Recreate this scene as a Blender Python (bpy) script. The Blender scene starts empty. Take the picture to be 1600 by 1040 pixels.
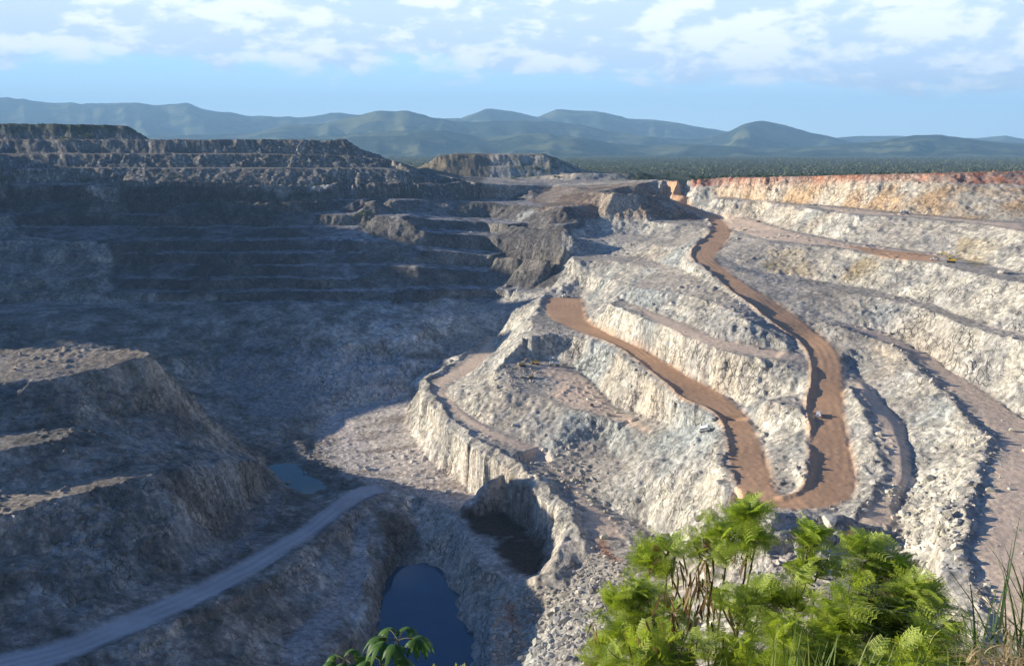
import bpy, bmesh, math, random
import numpy as np
from mathutils import Vector, Matrix
from mathutils.geometry import delaunay_2d_cdt
random.seed(7)
R = math.radians
scene = bpy.context.scene
C = scene.collection

# ---------------------------------------------------------------- camera
F = 1400.0; TH = math.atan((520-228)/F)          # focal length in px of a 1600 px frame, pitch down
cam_d = bpy.data.cameras.new('camera'); cam = bpy.data.objects.new('camera', cam_d); C.objects.link(cam)
cam_d.sensor_fit = 'HORIZONTAL'; cam_d.sensor_width = 36.0; cam_d.lens = 36.0*F/1600
cam_d.clip_start = 0.3; cam_d.clip_end = 80000
cam.location = (0, 0, 0); cam.rotation_euler = (math.pi/2-TH, 0, 0)
scene.camera = cam

# ---------------------------------------------------------------- light
SUN_EL, SUN_AHEAD = R(14.2), R(13)               # the sun stands low on the left, a little ahead of the camera
sd = Vector((-math.cos(SUN_AHEAD)*math.cos(SUN_EL), math.sin(SUN_AHEAD)*math.cos(SUN_EL), math.sin(SUN_EL)))
sl = bpy.data.lights.new('sun', 'SUN'); sl.energy = 5.0; sl.angle = R(0.5); sl.color = (1.0, 0.90, 0.74)
sun = bpy.data.objects.new('sun', sl); C.objects.link(sun)
sun.rotation_euler = sd.to_track_quat('Z', 'Y').to_euler()
w = bpy.data.worlds.new("World"); scene.world = w; w.use_nodes = True
scene.view_settings.view_transform = 'Standard'; scene.view_settings.look = 'None'
scene.view_settings.gamma = 1; scene.view_settings.exposure = 1.2
scene.view_settings.use_curve_mapping = False

class NT:
    def __init__(s, tree): s.t = tree; s.n = tree.nodes; s.l = tree.links
    def new(s, typ, ins=None, **kw):
        n = s.n.new(typ)
        for k, v in kw.items(): setattr(n, k, v)
        for k, v in (ins or {}).items():
            if isinstance(v, bpy.types.NodeSocket): s.l.new(v, n.inputs[k])
            else: n.inputs[k].default_value = v
        return n
    def math(s, op, a, b=0.0, c=0.0, clamp=False):
        return s.new('ShaderNodeMath', {0: a, 1: b, 2: c}, operation=op, use_clamp=clamp).outputs[0]
    def mix(s, f, a, b, blend='MIX'):
        n = s.new('ShaderNodeMix', data_type='RGBA', blend_type=blend)
        for k, v in ((0, f), (6, a), (7, b)):
            if isinstance(v, bpy.types.NodeSocket): s.l.new(v, n.inputs[k])
            else: n.inputs[k].default_value = v
        return n.outputs[2]
    def noise(s, vec, scale, detail=4, rough=0.55, dist=0.0):
        return s.new('ShaderNodeTexNoise', {'Vector': vec, 'Scale': scale, 'Detail': detail, 'Roughness': rough, 'Distortion': dist}).outputs[0]
    def ramp(s, f, a, b, smooth=True):
        n = s.new('ShaderNodeMapRange', {0: f, 1: a, 2: b, 3: 0.0, 4: 1.0})
        n.interpolation_type = 'SMOOTHSTEP' if smooth else 'LINEAR'
        return n.outputs[0]
    def mapping(s, vec, scale=(1, 1, 1), rot=(0, 0, 0)):
        return s.new('ShaderNodeMapping', {'Vector': vec, 'Scale': scale, 'Rotation': rot}).outputs[0]

def build_world():
    t = NT(w.node_tree); t.n.clear()
    sky = t.new('ShaderNodeTexSky', sky_type='NISHITA', sun_disc=False)
    sky.sun_elevation = SUN_EL; sky.sun_rotation = math.atan2(sd.x, sd.y)
    sky.air_density = 1.0; sky.dust_density = 0.6; sky.ozone_density = 2.0; sky.altitude = 300
    g = t.new('ShaderNodeTexCoord').outputs['Generated']
    s = t.new('ShaderNodeSeparateXYZ', {0: g})
    az = t.math('ARCTAN2', s.outputs[0], s.outputs[1]); el = t.math('ARCSINE', s.outputs[2])
    gp = t.mapping(g, (1, 1, 2.3))
    big = t.noise(gp, 3.2, 3, 0.5); b1 = t.noise(gp, 11, 9, 0.6, 0.15)
    den = t.math('ADD', t.math('MULTIPLY', big, 0.38), t.math('MULTIPLY', b1, 0.72))
    # a cloud deck whose far edge lies low over the horizon, lower on the right than on the left
    edge = t.math('ADD', 0.082, t.math('MULTIPLY', t.math('MAXIMUM', az, -0.35), -0.040))
    cov = t.math('MULTIPLY', t.math('SUBTRACT', el, edge), 9.0)
    cov = t.math('MINIMUM', t.math('MAXIMUM', cov, -0.5), 0.20)
    cov = t.math('SUBTRACT', cov, t.math('MULTIPLY', t.ramp(el, 0.15, 0.22), 0.40))
    d = t.math('ADD', den, cov)
    mask = t.ramp(d, 0.41, 0.58)
    g2 = t.new('ShaderNodeVectorMath', {0: g, 1: (-0.014, 0.0, 0.010)}, operation='ADD').outputs[0]
    b2 = t.noise(t.mapping(g2, (1, 1, 2.3)), 11, 9, 0.6, 0.15)
    bel = t.noise(t.mapping(g, (1, 1, 3.2)), 6.0, 6, 0.6, 0.1)
    shade = t.ramp(t.math('ADD', t.math('MULTIPLY', t.math('SUBTRACT', b1, b2), 1.3), t.math('MULTIPLY', t.math('SUBTRACT', 0.50, bel), 1.2)), -0.08, 0.15)
    ccol = t.mix(shade, (8.4, 9.8, 12.6, 1), (14.0, 14.0, 14.4, 1))
    low = t.mix(t.ramp(el, 0.0, 0.09), (13.0, 16.8, 19.0, 1), (6.6, 11.4, 16.0, 1))
    skyc = t.mix(t.ramp(el, 0.13, 0.24), low, t.mix(1.0, sky.outputs[0], (0.10, 0.42, 1.10, 1), 'MULTIPLY'))
    col = t.mix(t.math('MULTIPLY', mask, 0.92), skyc, ccol)
    bg = t.new('ShaderNodeBackground', {0: col, 1: 0.050})
    t.l.new(bg.outputs[0], t.new('ShaderNodeOutputWorld').inputs[0])
build_world()

# ---------------------------------------------------------------- pixel -> place (D = metres below the camera)
CT, ST = math.cos(TH), math.sin(TH)
def ray(u, v):
    a, b = u-800.0, v-520.0
    return Vector((a, F*CT-b*ST, -(F*ST+b*CT)))
def W3(u, v, D):
    r = ray(u, v); k = D/(-r.z)
    return (r.x*k, r.y*k, -D)
def UY(u, Y, D):
    return ((u-800)/F*(Y*CT+D*ST), Y, -D)

# value noise
_rs = np.random.RandomState(3)
_T = _rs.rand(256, 256).astype(np.float32)
def vnoise(x, y, s=0):
    x = x + 17.3*s; y = y + 31.7*s
    xi = np.floor(x).astype(np.int64); yi = np.floor(y).astype(np.int64)
    fx = (x-xi).astype(np.float32); fy = (y-yi).astype(np.float32)
    fx = fx*fx*(3-2*fx); fy = fy*fy*(3-2*fy)
    a = _T[xi & 255, yi & 255]; b = _T[(xi+1) & 255, yi & 255]
    c = _T[xi & 255, (yi+1) & 255]; d = _T[(xi+1) & 255, (yi+1) & 255]
    return (a*(1-fx)+b*fx)*(1-fy)+(c*(1-fx)+d*fx)*fy*1.0
def fbm(x, y, scale, octv=4, s=0, gain=0.5):
    t = 0; a = 1; n = 0; f = 1.0/scale
    for k in range(octv):
        ca, sa = math.cos(k*0.7), math.sin(k*0.7)
        t = t + a*vnoise((x*ca-y*sa)*f, (x*sa+y*ca)*f, s+k*3.1); n += a; a *= gain; f *= 2.03
    return t/n
def ridged(x, y, scale, octv=3, s=0):
    t = 0; a = 1; n = 0; f = 1.0/scale
    for k in range(octv):
        t = t + a*(1-np.abs(2*vnoise(x*f, y*f, s+k*5.3)-1)); n += a; a *= 0.55; f *= 2.1
    return t/n
def plainD(x, y):
    r = np.sqrt(x*x+y*y)
    return 60+np.clip((r-2000)/10000, 0, 3)*42

# ================================================================ TERRAIN LINES
LINES = []
def L(*p, smooth=False, off=None):
    q = [W3(*a) for a in p]
    if off: q = [(x+off[0], y+off[1], z-off[2]) for x, y, z in q]
    LINES.append((q, smooth)); return q
def LW(*p):
    LINES.append(([(x, y, -D) for x, y, D in p], False))
def LU(*p):
    LINES.append(([UY(*a) for a in p], False))

# --- right wall, from the red rim down to the haul road
L((1050,303,63),(1085,305,63.5)); L((1030,281,46),(1060,280,44),(1120,278,42),(1170,278.5,39),(1250,275,34.5),(1320,274.5,32),(1400,272,29),(1500,270.5,26.5),(1600,268,24.5),(1760,266,22.5))

L((1120,307,64),(1270,319,64),(1400,331,64),(1532,342,64),(1600,346,64),(1760,354,64))
L((1117,311,65),(1195,314,64.5),(1269,326,64.5),(1330,336,64.5),(1431,341,64.5),(1532,350,64.5),(1600,362,64.5),(1760,385,64.5))
L((1117,337,84),(1178,342,84),(1249,363,85.5),(1330,378,86),(1414,389,86),(1465,396,86),(1516,406,86),(1600,426,86),(1760,470,87))
L((1144,362,88),(1202,379,87),(1296,387,86),(1397,403,86),(1465,413,86),(1532,430,86),(1600,443,86),(1760,490,87))
L((1150,412,101),(1195,426,105),(1262,436,107),(1364,453,108),(1431,467,108),(1499,494,108),(1600,521,108),(1760,570,109))
L((1150,420,102),(1195,436,106),(1262,447,107.5),(1347,461,108.5),(1431,478,108.5),(1499,507,108.5),(1600,535,108.5),(1760,590,109))
L((1240,478,116),(1290,497,121),(1330,507,123.5),(1379,520,126),(1428,542,129),(1477,572,132),(1542,611,135),(1600,654,137.5),(1700,740,141))
crest5 = L((1297,510,122),(1362,529,125.5),(1405,548,128),(1434,578,131),(1477,614,134),(1510,652,136),(1535,685,138),(1540,709,138.5),
  (1526,755,140),(1503,794,141),(1494,855,142.5),(1508,884,143.5),(1537,927,144.5),(1540,1000,147),(1530,1080,150))
L((1600,720,139),(1600,800,141),(1600,900,143),(1620,1000,145),(1620,1080,148))
L((1760,800,142),(1800,900,143),(1850,1050,146))
L((1327,575,139.5),(1353,595,141),(1398,641,145),(1421,670,147.8),(1428,709,150.8),(1428,749,154),(1412,788,157.5),(1400,850,162),(1420,930,164),(1440,1040,165))
inner = L((1322,603,139),(1338,612,139),(1350,640,141.6),(1362,665,144.6),(1375,700,147.6),(1378,735,150.2),(1355,768,153.5),(1325,798,156.5))
L((1350,616,140.3),(1362,643,142.8),(1374,668,145.7),(1388,703,148.6),(1391,738,151.2),(1369,772,154.5),(1340,802,157.5), off=(1,0,0))
L((1345,600,140),(1390,655,144.6),(1408,700,148.2),(1410,745,151.8),(1390,790,156))
# --- haul road, upper leg
leg1L = L((1040,312,72),(1072,326,78),(1106,343,87),(1110,362,90),(1085,385,94),(1080,402,98),(1110,427,104),(1150,462,112),(1185,490,119),(1212,510,123),
  (1245,535,130),(1264,559,134),(1265,600,141),(1258,631,146),(1264,683,151),(1264,729,155),(1250,765,158),(1222,778,160), smooth=True)
leg1R = L((1056,308,70),(1098,332,81),(1125,342,87),(1142,362,90),(1130,385,94),(1117,402,98),(1135,422,103),(1180,453,110),(1220,478,117),(1260,506,123),
  (1300,540,130),(1316,570,136),(1317,608,142),(1318,647,147),(1326,690,151.5),(1333,720,154.5),(1337,755,157),(1325,780,159),(1295,792,160),(1250,797,160.5),
  (1200,792,161),(1160,782,161), smooth=True)
leg2R = L((1222,778,160),(1207,755,160.5),(1199,722,161),(1183,683,161),(1160,644,160),(1120,612,158.5),(1077,590,156.5),(1008,547,151.5),(945,518,150),(915,500,150),(908,469,150), smooth=True)
leg2L = L((1160,782,161),(1150,755,161),(1138,717,161),(1134,679,161),(1112,645,160),(1063,620,158),(1020,584,155),(962,541,151.5),(913,522,150),(859,495,150),(853,470,150),(862,462,150),(908,464,150), smooth=True)
# --- scree bank above leg 2 and bench E
L((985,445,118),(1030,455,117),(1075,462,116),(1120,478,116),(1165,500,119),(1210,525,126),(1245,550,132))
L((962,466,128),(1010,482,129),(1048,497,130),(1106,524,131),(1160,536,132),(1230,548,133),(1258,553,133))
L((950,474,129),(1000,495,130),(1040,512,131),(1077,528,132),(1120,545,133),(1160,556,134),(1210,562,134),(1258,566,135))
L((1190,625,147),(1235,635,145))
# --- corner hillside left of the upper leg
L((930,300,60),(960,302,57),(1000,303,58),(1030,306,66))
L((760,340,94),(850,350,93),(880,352,91),(930,343,88),(1000,345,88),(1060,350,88),(1095,352,89))
L((640,355,98),(760,362,106),(860,372,106),(885,374,104),(940,366,103),(1000,367,102),(1055,375,100),(1080,383,96))
L((885,381,105),(940,374,105),(1000,377,104),(1050,388,103),(1076,400,100))
L((640,383,114),(760,392,124),(860,398,119),(895,400,118),(940,396,117),(1000,402,115),(1040,413,112),(1090,430,107))
L((895,407,119),(940,406,118),(990,412,116),(1030,423,114))
L((640,411,129),(740,417,138),(830,419,137),(900,430,132),(940,434,131),(965,443,128))
L((650,417,130),(740,423,139),(830,425,138),(870,430,136))
L((655,446,146),(760,446,152),(850,451,148),(880,447,142),(905,446,142),(930,453,143),(943,472,141))
L((655,452,147),(760,453,153),(835,458,150))
L((690,464,156),(760,465,161),(800,464,157))
L((849,457,148),(838,485,148.5),(829,509,150),(812,530,155),(800,545,161),(775,575,172))
L((800,475,161),(795,500,168),(775,518,179))
# --- mining bench in the middle
L((812,524,151),(860,522,150.5),(910,525,150.5))
L((818,558,169),(860,562,170),(890,568,171),(919,590,175),(968,637,182),(1010,653,181),(1037,663,177))
L((772,580,178),(758,610,182),(800,614,180),(850,620,180),(890,640,181),(930,650,182),(960,662,183),(985,674,184),(1012,684,184),(1040,674,178.5))
L((962,674,188),(940,686,194),(905,692,196),(870,690,195),(840,660,190))
lowL = L((757,530,188),(735,550,191),(705,570,193),(675,588,194),(667,605,195),(700,645,196),(745,685,197),(790,715,199),(838,748,202),(872,780,205),(900,822,209),(922,862,213), smooth=True)
lowR = L((775,526,187),(765,560,191),(735,585,193),(700,598,194),(695,615,195),(740,650,196),(800,680,197),(855,706,200),(880,730,202),(920,770,205.5),(960,800,209),(1010,818,211),(1035,850,212))
L((1075,658,169),(1100,660,167),(1122,662,164)); L((1078,682,170),(1105,688,168),(1128,695,164))
L((1060,685,176),(1100,722,172),(1140,765,166),(1170,815,166))
L((950,710,198),(1000,735,193),(1050,765,188),(1100,800,182),(1150,840,178))
# hairpin apron and ground below it
L((1160,805,163),(1200,810,162),(1260,814,162),(1310,814,161)); L((1330,835,163),(1250,838,164),(1200,843,165),(1190,870,167),(1180,900,168),(1180,1000,172),(1180,1080,170))
L((1300,900,164),(1300,1000,163),(1300,1080,161)); L((1100,880,196),(1100,1000,190),(1100,1080,186)); L((1030,900,208),(1030,1000,203),(1030,1080,198))
# --- pit floor
toeF = L((640,618,217),(632,662,223),(656,700,226),(692,738,228),(755,768,229),(800,788,229.5),(818,806,230),(832,835,230.5),(840,870,231),(834,903,231))
L((862,775,206),(882,831,211),(878,863,213),(870,890,217))
L((560,600,215),(600,592,212),(640,592,210),(675,577,203)); L((530,640,228),(500,662,230),(480,690,231)); L((560,680,229),(600,730,231),(650,760,231))
L((531,733,231.5),(580,758,231),(629,772,231),(704,790,231),(727,841,231),(747,883,231),(785,915,231),(770,960,233),(760,1010,234),(758,1080,235))
L((800,850,231),(800,900,231)); L((805,960,233),(820,1010,233),(805,1080,234)); L((885,905,221),(880,950,220),(860,1000,220),(845,1080,219)); L((925,900,215),(940,1000,210),(940,1080,206))
# pond 2 (level 255)
L((700,868,248),(722,920,249),(732,968,250),(748,1010,250),(752,1080,250))
L((560,1080,255.3),(570,1027,255.3),(583,994,255.3),(593,962,255.3),(603,929,255.3),(612,890,255.3),(645,886,255.3),(678,892,255.3),(707,929,255.3),(714,968,255.3),(730,994,255.3),(737,1030,255.3),(735,1080,255.3))
L((640,915,261),(660,940,263),(655,1000,266),(650,1080,266)); L((606,860,250),(640,856,249),(668,858,249)); L((640,800,238),(660,815,239)); L((600,790,231),(625,790,233))
L((585,790,231),(598,837,236),(602,870,242),(592,905,244),(578,940,243.5),(556,985,241),(522,1020,238),(490,1080,235))
L((560,790,231),(550,840,235),(542,890,236.5),(515,930,237),(480,965,236),(450,1000,234),(420,1080,232))
L((576,792,231),(576,850,235.5),(570,900,238),(548,950,239),(510,1000,237),(474,1080,235))
# --- left haul road
roadUL = [(590,757,231),(550,766,229),(500,800,225),(470,825,223),(425,850,220),(360,888,217),(294,920,213),(196,962,209),(100,1000,205),(0,1025,202),(-150,1060,197)]
roadLL = [(602,766,231),(560,785,229),(510,822,225),(430,875,220),(365,915,217),(300,947,213),(200,992,209),(110,1028,205),(30,1060,202),(-100,1110,197)]
rUL = L(*roadUL, smooth=True); rLL = L(*roadLL, smooth=True)
# --- pond 1 (level 233)
L((410,720,233.2),(440,719,233.2),(470,723,233.2),(488,736,233.2),(515,752,233.2),(523,765,233.2),(505,778,233.2),(470,768,233.2),(440,755,233.2),(418,735,233.2),(410,720,233.2))
L((450,735,237),(480,755,238),(500,765,237)); L((440,785,228),(475,802,227))
# --- left wall: benches and noses
L((430,760,228),(410,805,224),(378,837,221),(335,863,216)); L((445,775,227),(425,815,224),(390,850,220),(350,880,216.5))
L((245,741,173),(300,729,180),(350,722,188),(390,722,199),(402,722,206)); L((250,868,203),(300,860,210),(350,822,215),(385,792,219),(415,759,225))
L((0,805,172),(60,790,172),(150,762,172),(240,744,173)); L((-200,850,172),(0,805,172)); L((-200,780,172),(0,770,172),(80,758,172),(160,742,172),(245,733,173),(270,729,176))
L((-200,915,187),(0,865,186),(45,862,187),(130,870,192),(200,880,200),(235,868,201)); L((-200,950,187),(0,900,186),(40,892,187),(70,885,189))
L((-200,1010,200),(0,982,200),(100,945,200),(160,930,205),(230,910,209),(300,890,212))
L((-200,735,158),(0,702,158),(60,690,158),(105,682,158)); L((-200,680,158),(0,676,158),(90,670,158),(150,657,161),(250,640,168)); L((-200,770,171),(0,766,171.5),(80,754,171.5))
L((200,700,168),(280,690,178),(330,700,192))
L((-200,625,140),(0,600,140),(60,594,140),(110,586,140),(170,573,139),(225,560,136),(235,556,135.5),(262,600,156),(280,640,172),(310,670,186),(345,700,202),(385,715,215),(405,718,226))
L((-200,545,134),(0,545,134),(100,543,133.5),(205,545,133.5),(235,555,135))
L((-200,545,134),(0,545,134),(100,543,133.5),(205,545,133.5),(240,557,138), off=(6,12,16)); L((-200,545,134),(0,545,134),(100,543,133.5),(205,545,133.5), off=(12,32,46))
LW((-330,690,188),(-300,662,191),(-400,695,182)); L((262,600,158),(280,640,172),(310,670,186), off=(14,10,18))
L((-200,540,170),(0,540,170),(100,538,171),(200,538,174),(250,560,186)); L((300,600,205),(330,640,215),(365,680,222),(405,708,229))
L((-200,520,158),(0,506,158),(50,505,158),(100,495,158),(135,482,159)); L((-200,478,157),(0,477,158),(130,475,158)); L((170,490,160),(230,520,172),(280,560,186))
# --- far wall, a stack of benches
FW = [(309,70),(332,85),(353,97.7),(372,108.3),(392,119.2),(412,129.6),(432,139.6),(452,149.3)]
for k, (v, D) in enumerate(FW):
    ur = (640, 640, 560, 600, 560, 600, 560, 620)[k]
    jr = np.random.RandomState(40+k); us = list(range(-90, ur, 45))+[ur]; ja = [jr.uniform(-1.3, 1.3) for _ in us]; gap = [jr.uniform(2.2, 7.0)*(.45 if k in (2, 5) else 1) for _ in us]
    L(*[(u, v+j, D) for u, j in zip(us, ja)]); L(*[(u, v+j+g, D+.4) for u, j, g in zip(us, ja, gap)])
L((-90,291,51),(0,290,51.5),(300,291,52),(640,287,51),(720,284,50),(800,290,56),(860,288,56),(930,285,54),(1030,281,50))
L((640,309,70),(700,308,72),(800,312,75),(880,317,73),(960,320,72),(1020,320,76))
L((-90,472,157),(0,471,158),(300,471,158),(600,470,158),(680,473,160)); L((200,477,158.5),(400,477,158.5),(640,477,159.5))
L((200,500,165),(300,500,167),(500,502,168),(640,500,168),(700,492,168),(760,482,167)); L((320,540,182),(500,540,183),(640,535,183),(718,533,188))
L((340,570,195),(500,570,196),(600,568,195),(690,562,197)); L((350,600,208),(450,600,209),(530,610,214)); L((390,640,219),(470,640,220)); L((430,680,226),(470,690,228)); L((420,712,231.5),(490,712,231.5))
L((668,313,72),(720,314,73.5),(800,319,76),(880,324,74)); L((665,336,88),(760,341,94.5)); L((668,342,90),(760,347,95),(850,357,94),(880,359,92)); L((665,363,101),(760,369,107),(860,379,107)); L((665,391,118),(760,399,125),(860,405,120))
# --- spoil heaps behind the rim
LU((-130,1245,49.5),(0,1245,49.5),(400,1248,49.5),(640,1262,50),(700,1266,52)); LU((-130,1285,31),(0,1285,31),(400,1290,31.5),(610,1290,32),(640,1290,36),(690,1290,49))
LU((-130,1330,30),(0,1330,30),(400,1335,31),(590,1335,31),(640,1400,34),(690,1500,50)); LU((-130,1358,11),(0,1358,11.5),(400,1360,12),(535,1360,14),(575,1362,18),(612,1362,20)); LU((0,1400,11),(400,1405,11),(560,1405,16),(600,1405,21))
LU((-130,1430,-10),(0,1430,-10),(300,1430,-9.6),(540,1430,-9)); LU((210,1600,-9),(400,1600,-8.5),(530,1600,-8)); LU((560,1430,2),(585,1440,19),(590,1600,24)); LU((640,1420,32),(680,1550,50))
LU((-130,1475,-9.8),(0,1475,-9.8),(225,1475,-9.6),(235,1700,-9.5)); LU((-130,1505,-36),(0,1505,-36),(100,1505,-35),(195,1505,-32),(200,1690,-32)); LU((-130,1690,-34),(0,1690,-34),(180,1690,-33))
LU((-130,1800,50),(0,1800,50),(500,1800,50),(640,1800,52))
LU((650,1560,54),(760,1560,55),(900,1580,54)); LU((690,1655,14),(740,1650,15),(800,1650,15.5),(862,1650,16.5)); LU((700,1800,14),(850,1800,15)); LU((655,1640,42),(650,1800,45)); LU((905,1640,46),(915,1800,48)); LU((700,1605,36),(860,1605,36)); LU((760,1625,34),(850,1625,34)); LU((690,1900,58),(860,1900,58))
LU((905,1450,42),(1000,1450,42),(1020,1450,46)); LU((900,1420,52),(1020,1420,52)); LU((900,1500,52),(1020,1500,52))
# --- ground beyond the rim, outside the frame, and the hillside under the camera
for Y in (1950, 2150): LW(*[(x, Y, 60) for x in range(-1000, 1001, 200)])
LW((-235,650,211),(-270,672,203),(-205,633,217))
LU((1050,1420,54),(1250,1420,50),(1400,1400,46),(1600,1350,42),(1760,1300,40)); LU((1050,1600,60),(1400,1600,56),(1760,1600,56))
LW((-1000,1300,-40),(-1000,1160,-100),(-1000,1060,-60),(-1000,977,40),(-1000,800,50),(-1000,500,50),(-1000,200,50),(-1000,-60,50))
LW((-900,1350,-60),(-900,1250,-90),(-900,1160,-100),(-900,1060,-80),(-900,1000,-40),(-900,945,-10),(-900,918,20),(-900,885,52)); LW((-835,1290,0),(-830,1160,0),(-825,1060,25),(-815,977,42),(-800,880,64),(-800,790,74),(-880,600,58),(-880,400,55),(-880,200,55),(-880,0,52)); LW((-745,1060,105),(-735,960,112),(-720,880,112))  # unseen left ridge, raised and shaped to throw shade into the pit
LW((-640,870,145),(-600,700,128),(-560,560,112),(-520,450,115),(-480,330,135),(-420,220,140)); LW((-760,600,90),(-760,400,85),(-700,200,90),(-600,0,70))
LW((1000,1176,30),(1000,800,40),(1000,400,45),(1000,-60,40)); LW((760,900,55),(720,600,80),(620,400,100),(500,250,110),(380,120,80),(300,0,30))
LW(*[(x, 205, 160) for x in (-300,-150,0,100,170)]); LW(*[(x, 120, 100) for x in (-300,-150,0,150,260)]); LW(*[(x, 60, 50) for x in (-250,-100,0,100,220)])
LW(*[(x, 25, 21) for x in (-150,-60,0,60,150)]); LW(*[(x, 10, 8.2) for x in (-60,-20,0,20,60)]); LW((-30,4,4.3),(0,4,4.3),(30,4,4.3)); LW((-30,0,1.9),(0,0,1.9),(30,0,1.9)); LW((-60,-10,-2),(0,-10,-2),(60,-10,-2)); LW((-300,-55,-6),(0,-55,-6),(300,-55,0))

# ================================================================ TIN -> RASTER
def sample_line(q, smooth, step):
    q = [Vector(p) for p in q]; out = []
    for i in range(len(q)-1):
        a, b = q[i], q[i+1]; n = max(1, int((b-a).length/step))
        p0 = q[i-1] if i else a*2-b; p3 = q[i+2] if i+2 < len(q) else b*2-a
        for k in range(n):
            t = k/n
            if smooth:
                c = 0.5*((2*a)+(b-p0)*t+(2*p0-5*a+4*b-p3)*t*t+(3*a-p0-3*b+p3)*t**3)
                # limit overshoot in height
                c.z = a.z*(1-t)+b.z*t
                out.append(c)
            else: out.append(a.lerp(b, t))
    out.append(q[-1]); return out
def step_at(p): return max(3.0, min(60.0, math.hypot(p[0], p[1])*0.009))
pts = []; cell = {}
for q, sm in LINES:
    st = min(step_at(p) for p in q); st = max(st, 1.5)
    for p in sample_line(q, sm, st):
        key = (round(p.x/1.2), round(p.y/1.2))
        if key in cell: continue
        cell[key] = 1; pts.append(p)
for x in (-1000, 1000):
    for y in (-60, 2160): pts.append(Vector((x, y, -60 if y > 0 else -45)))
vo, eo, fo, ov, oe, of = delaunay_2d_cdt([Vector((p.x, p.y)) for p in pts], [], [], 0, 0.01)
zs = [pts[o[0]].z if o else -60.0 for o in ov]
RS = 1.25; X0, X1, Y0, Y1 = -1000.0, 1000.0, -60.0, 2160.0
nx = int((X1-X0)/RS)+1; ny = int((Y1-Y0)/RS)+1
H = np.full((nx, ny), -60.0, np.float32)
for f in fo:
    a, b, c = f[0], f[1], f[2]
    (ax, ay), (bx, by), (cx, cy) = vo[a], vo[b], vo[c]
    i0 = max(0, int(math.ceil((min(ax, bx, cx)-X0)/RS))); i1 = min(nx-1, int((max(ax, bx, cx)-X0)/RS))
    j0 = max(0, int(math.ceil((min(ay, by, cy)-Y0)/RS))); j1 = min(ny-1, int((max(ay, by, cy)-Y0)/RS))
    if i1 < i0 or j1 < j0: continue
    den = (by-cy)*(ax-cx)+(cx-bx)*(ay-cy)
    if abs(den) < 1e-9: continue
    gx = (X0+np.arange(i0, i1+1)*RS)[:, None]; gy = (Y0+np.arange(j0, j1+1)*RS)[None, :]
    l1 = ((by-cy)*(gx-cx)+(cx-bx)*(gy-cy))/den; l2 = ((cy-ay)*(gx-cx)+(ax-cx)*(gy-cy))/den; l3 = 1-l1-l2
    m = (l1 >= -1e-6) & (l2 >= -1e-6) & (l3 >= -1e-6)
    z = l1*zs[a]+l2*zs[b]+l3*zs[c]
    sub = H[i0:i1+1, j0:j1+1]; sub[m] = z[m]

def bil(A, x, y):
    fx = np.clip((x-X0)/RS, 0, nx-1.001); fy = np.clip((y-Y0)/RS, 0, ny-1.001)
    i = fx.astype(np.int64); j = fy.astype(np.int64); u = (fx-i).astype(np.float32); v = (fy-j).astype(np.float32)
    return (A[i, j]*(1-u)+A[i+1, j]*u)*(1-v)+(A[i, j+1]*(1-u)+A[i+1, j+1]*u)*v
def blur(A, n):
    for _ in range(n):
        B = A.copy(); B[1:-1] = (A[:-2]+2*A[1:-1]+A[2:])/4; A = B.copy(); A[:, 1:-1] = (B[:, :-2]+2*B[:, 1:-1]+B[:, 2:])/4
    return A
def polymask(poly):
    M = np.zeros((nx, ny), bool)
    xs = [p[0] for p in poly]; ys = [p[1] for p in poly]
    i0, i1 = max(0, int((min(xs)-X0)/RS)), min(nx-1, int((max(xs)-X0)/RS)+1)
    j0, j1 = max(0, int((min(ys)-Y0)/RS)), min(ny-1, int((max(ys)-Y0)/RS)+1)
    gx = (X0+np.arange(i0, i1+1)*RS)[:, None]; gy = (Y0+np.arange(j0, j1+1)*RS)[None, :]
    ins = np.zeros((i1-i0+1, j1-j0+1), bool)
    for k in range(len(poly)):
        x1, y1 = poly[k][0], poly[k][1]; x2, y2 = poly[(k+1) % len(poly)][0], poly[(k+1) % len(poly)][1]
        if y1 == y2: continue
        c = ((gy >= min(y1, y2)) & (gy < max(y1, y2))) & (gx < (x2-x1)*(gy-y1)/(y2-y1)+x1)
        ins ^= c
    M[i0:i1+1, j0:j1+1] = ins
    return M
def hit(u, v, A=None, dmax=2100):
    A = H if A is None else A
    r = ray(u, v); r = r/math.hypot(r.x, r.y)
    t = np.arange(225.0, dmax, 0.7)
    h = bil(A, r.x*t, r.y*t); z = r.z*t
    k = np.argmax(h >= z)
    if not (h >= z).any(): k = len(t)-1
    return (r.x*t[k], r.y*t[k], float(h[k]))
def upoly(*uv):
    out = []
    for i in range(len(uv)):
        (a, b), (c, d) = uv[i], uv[(i+1) % len(uv)]
        n = max(1, int(math.hypot(c-a, d-b)/12))
        for k in range(n): out.append(hit(a+(c-a)*k/n, b+(d-b)*k/n))
    return polymask(out)
def strip(a, b): return polymask([tuple(p) for p in sample_line(a, True, 5)]+[tuple(p) for p in sample_line(b, True, 5)][::-1])

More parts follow.
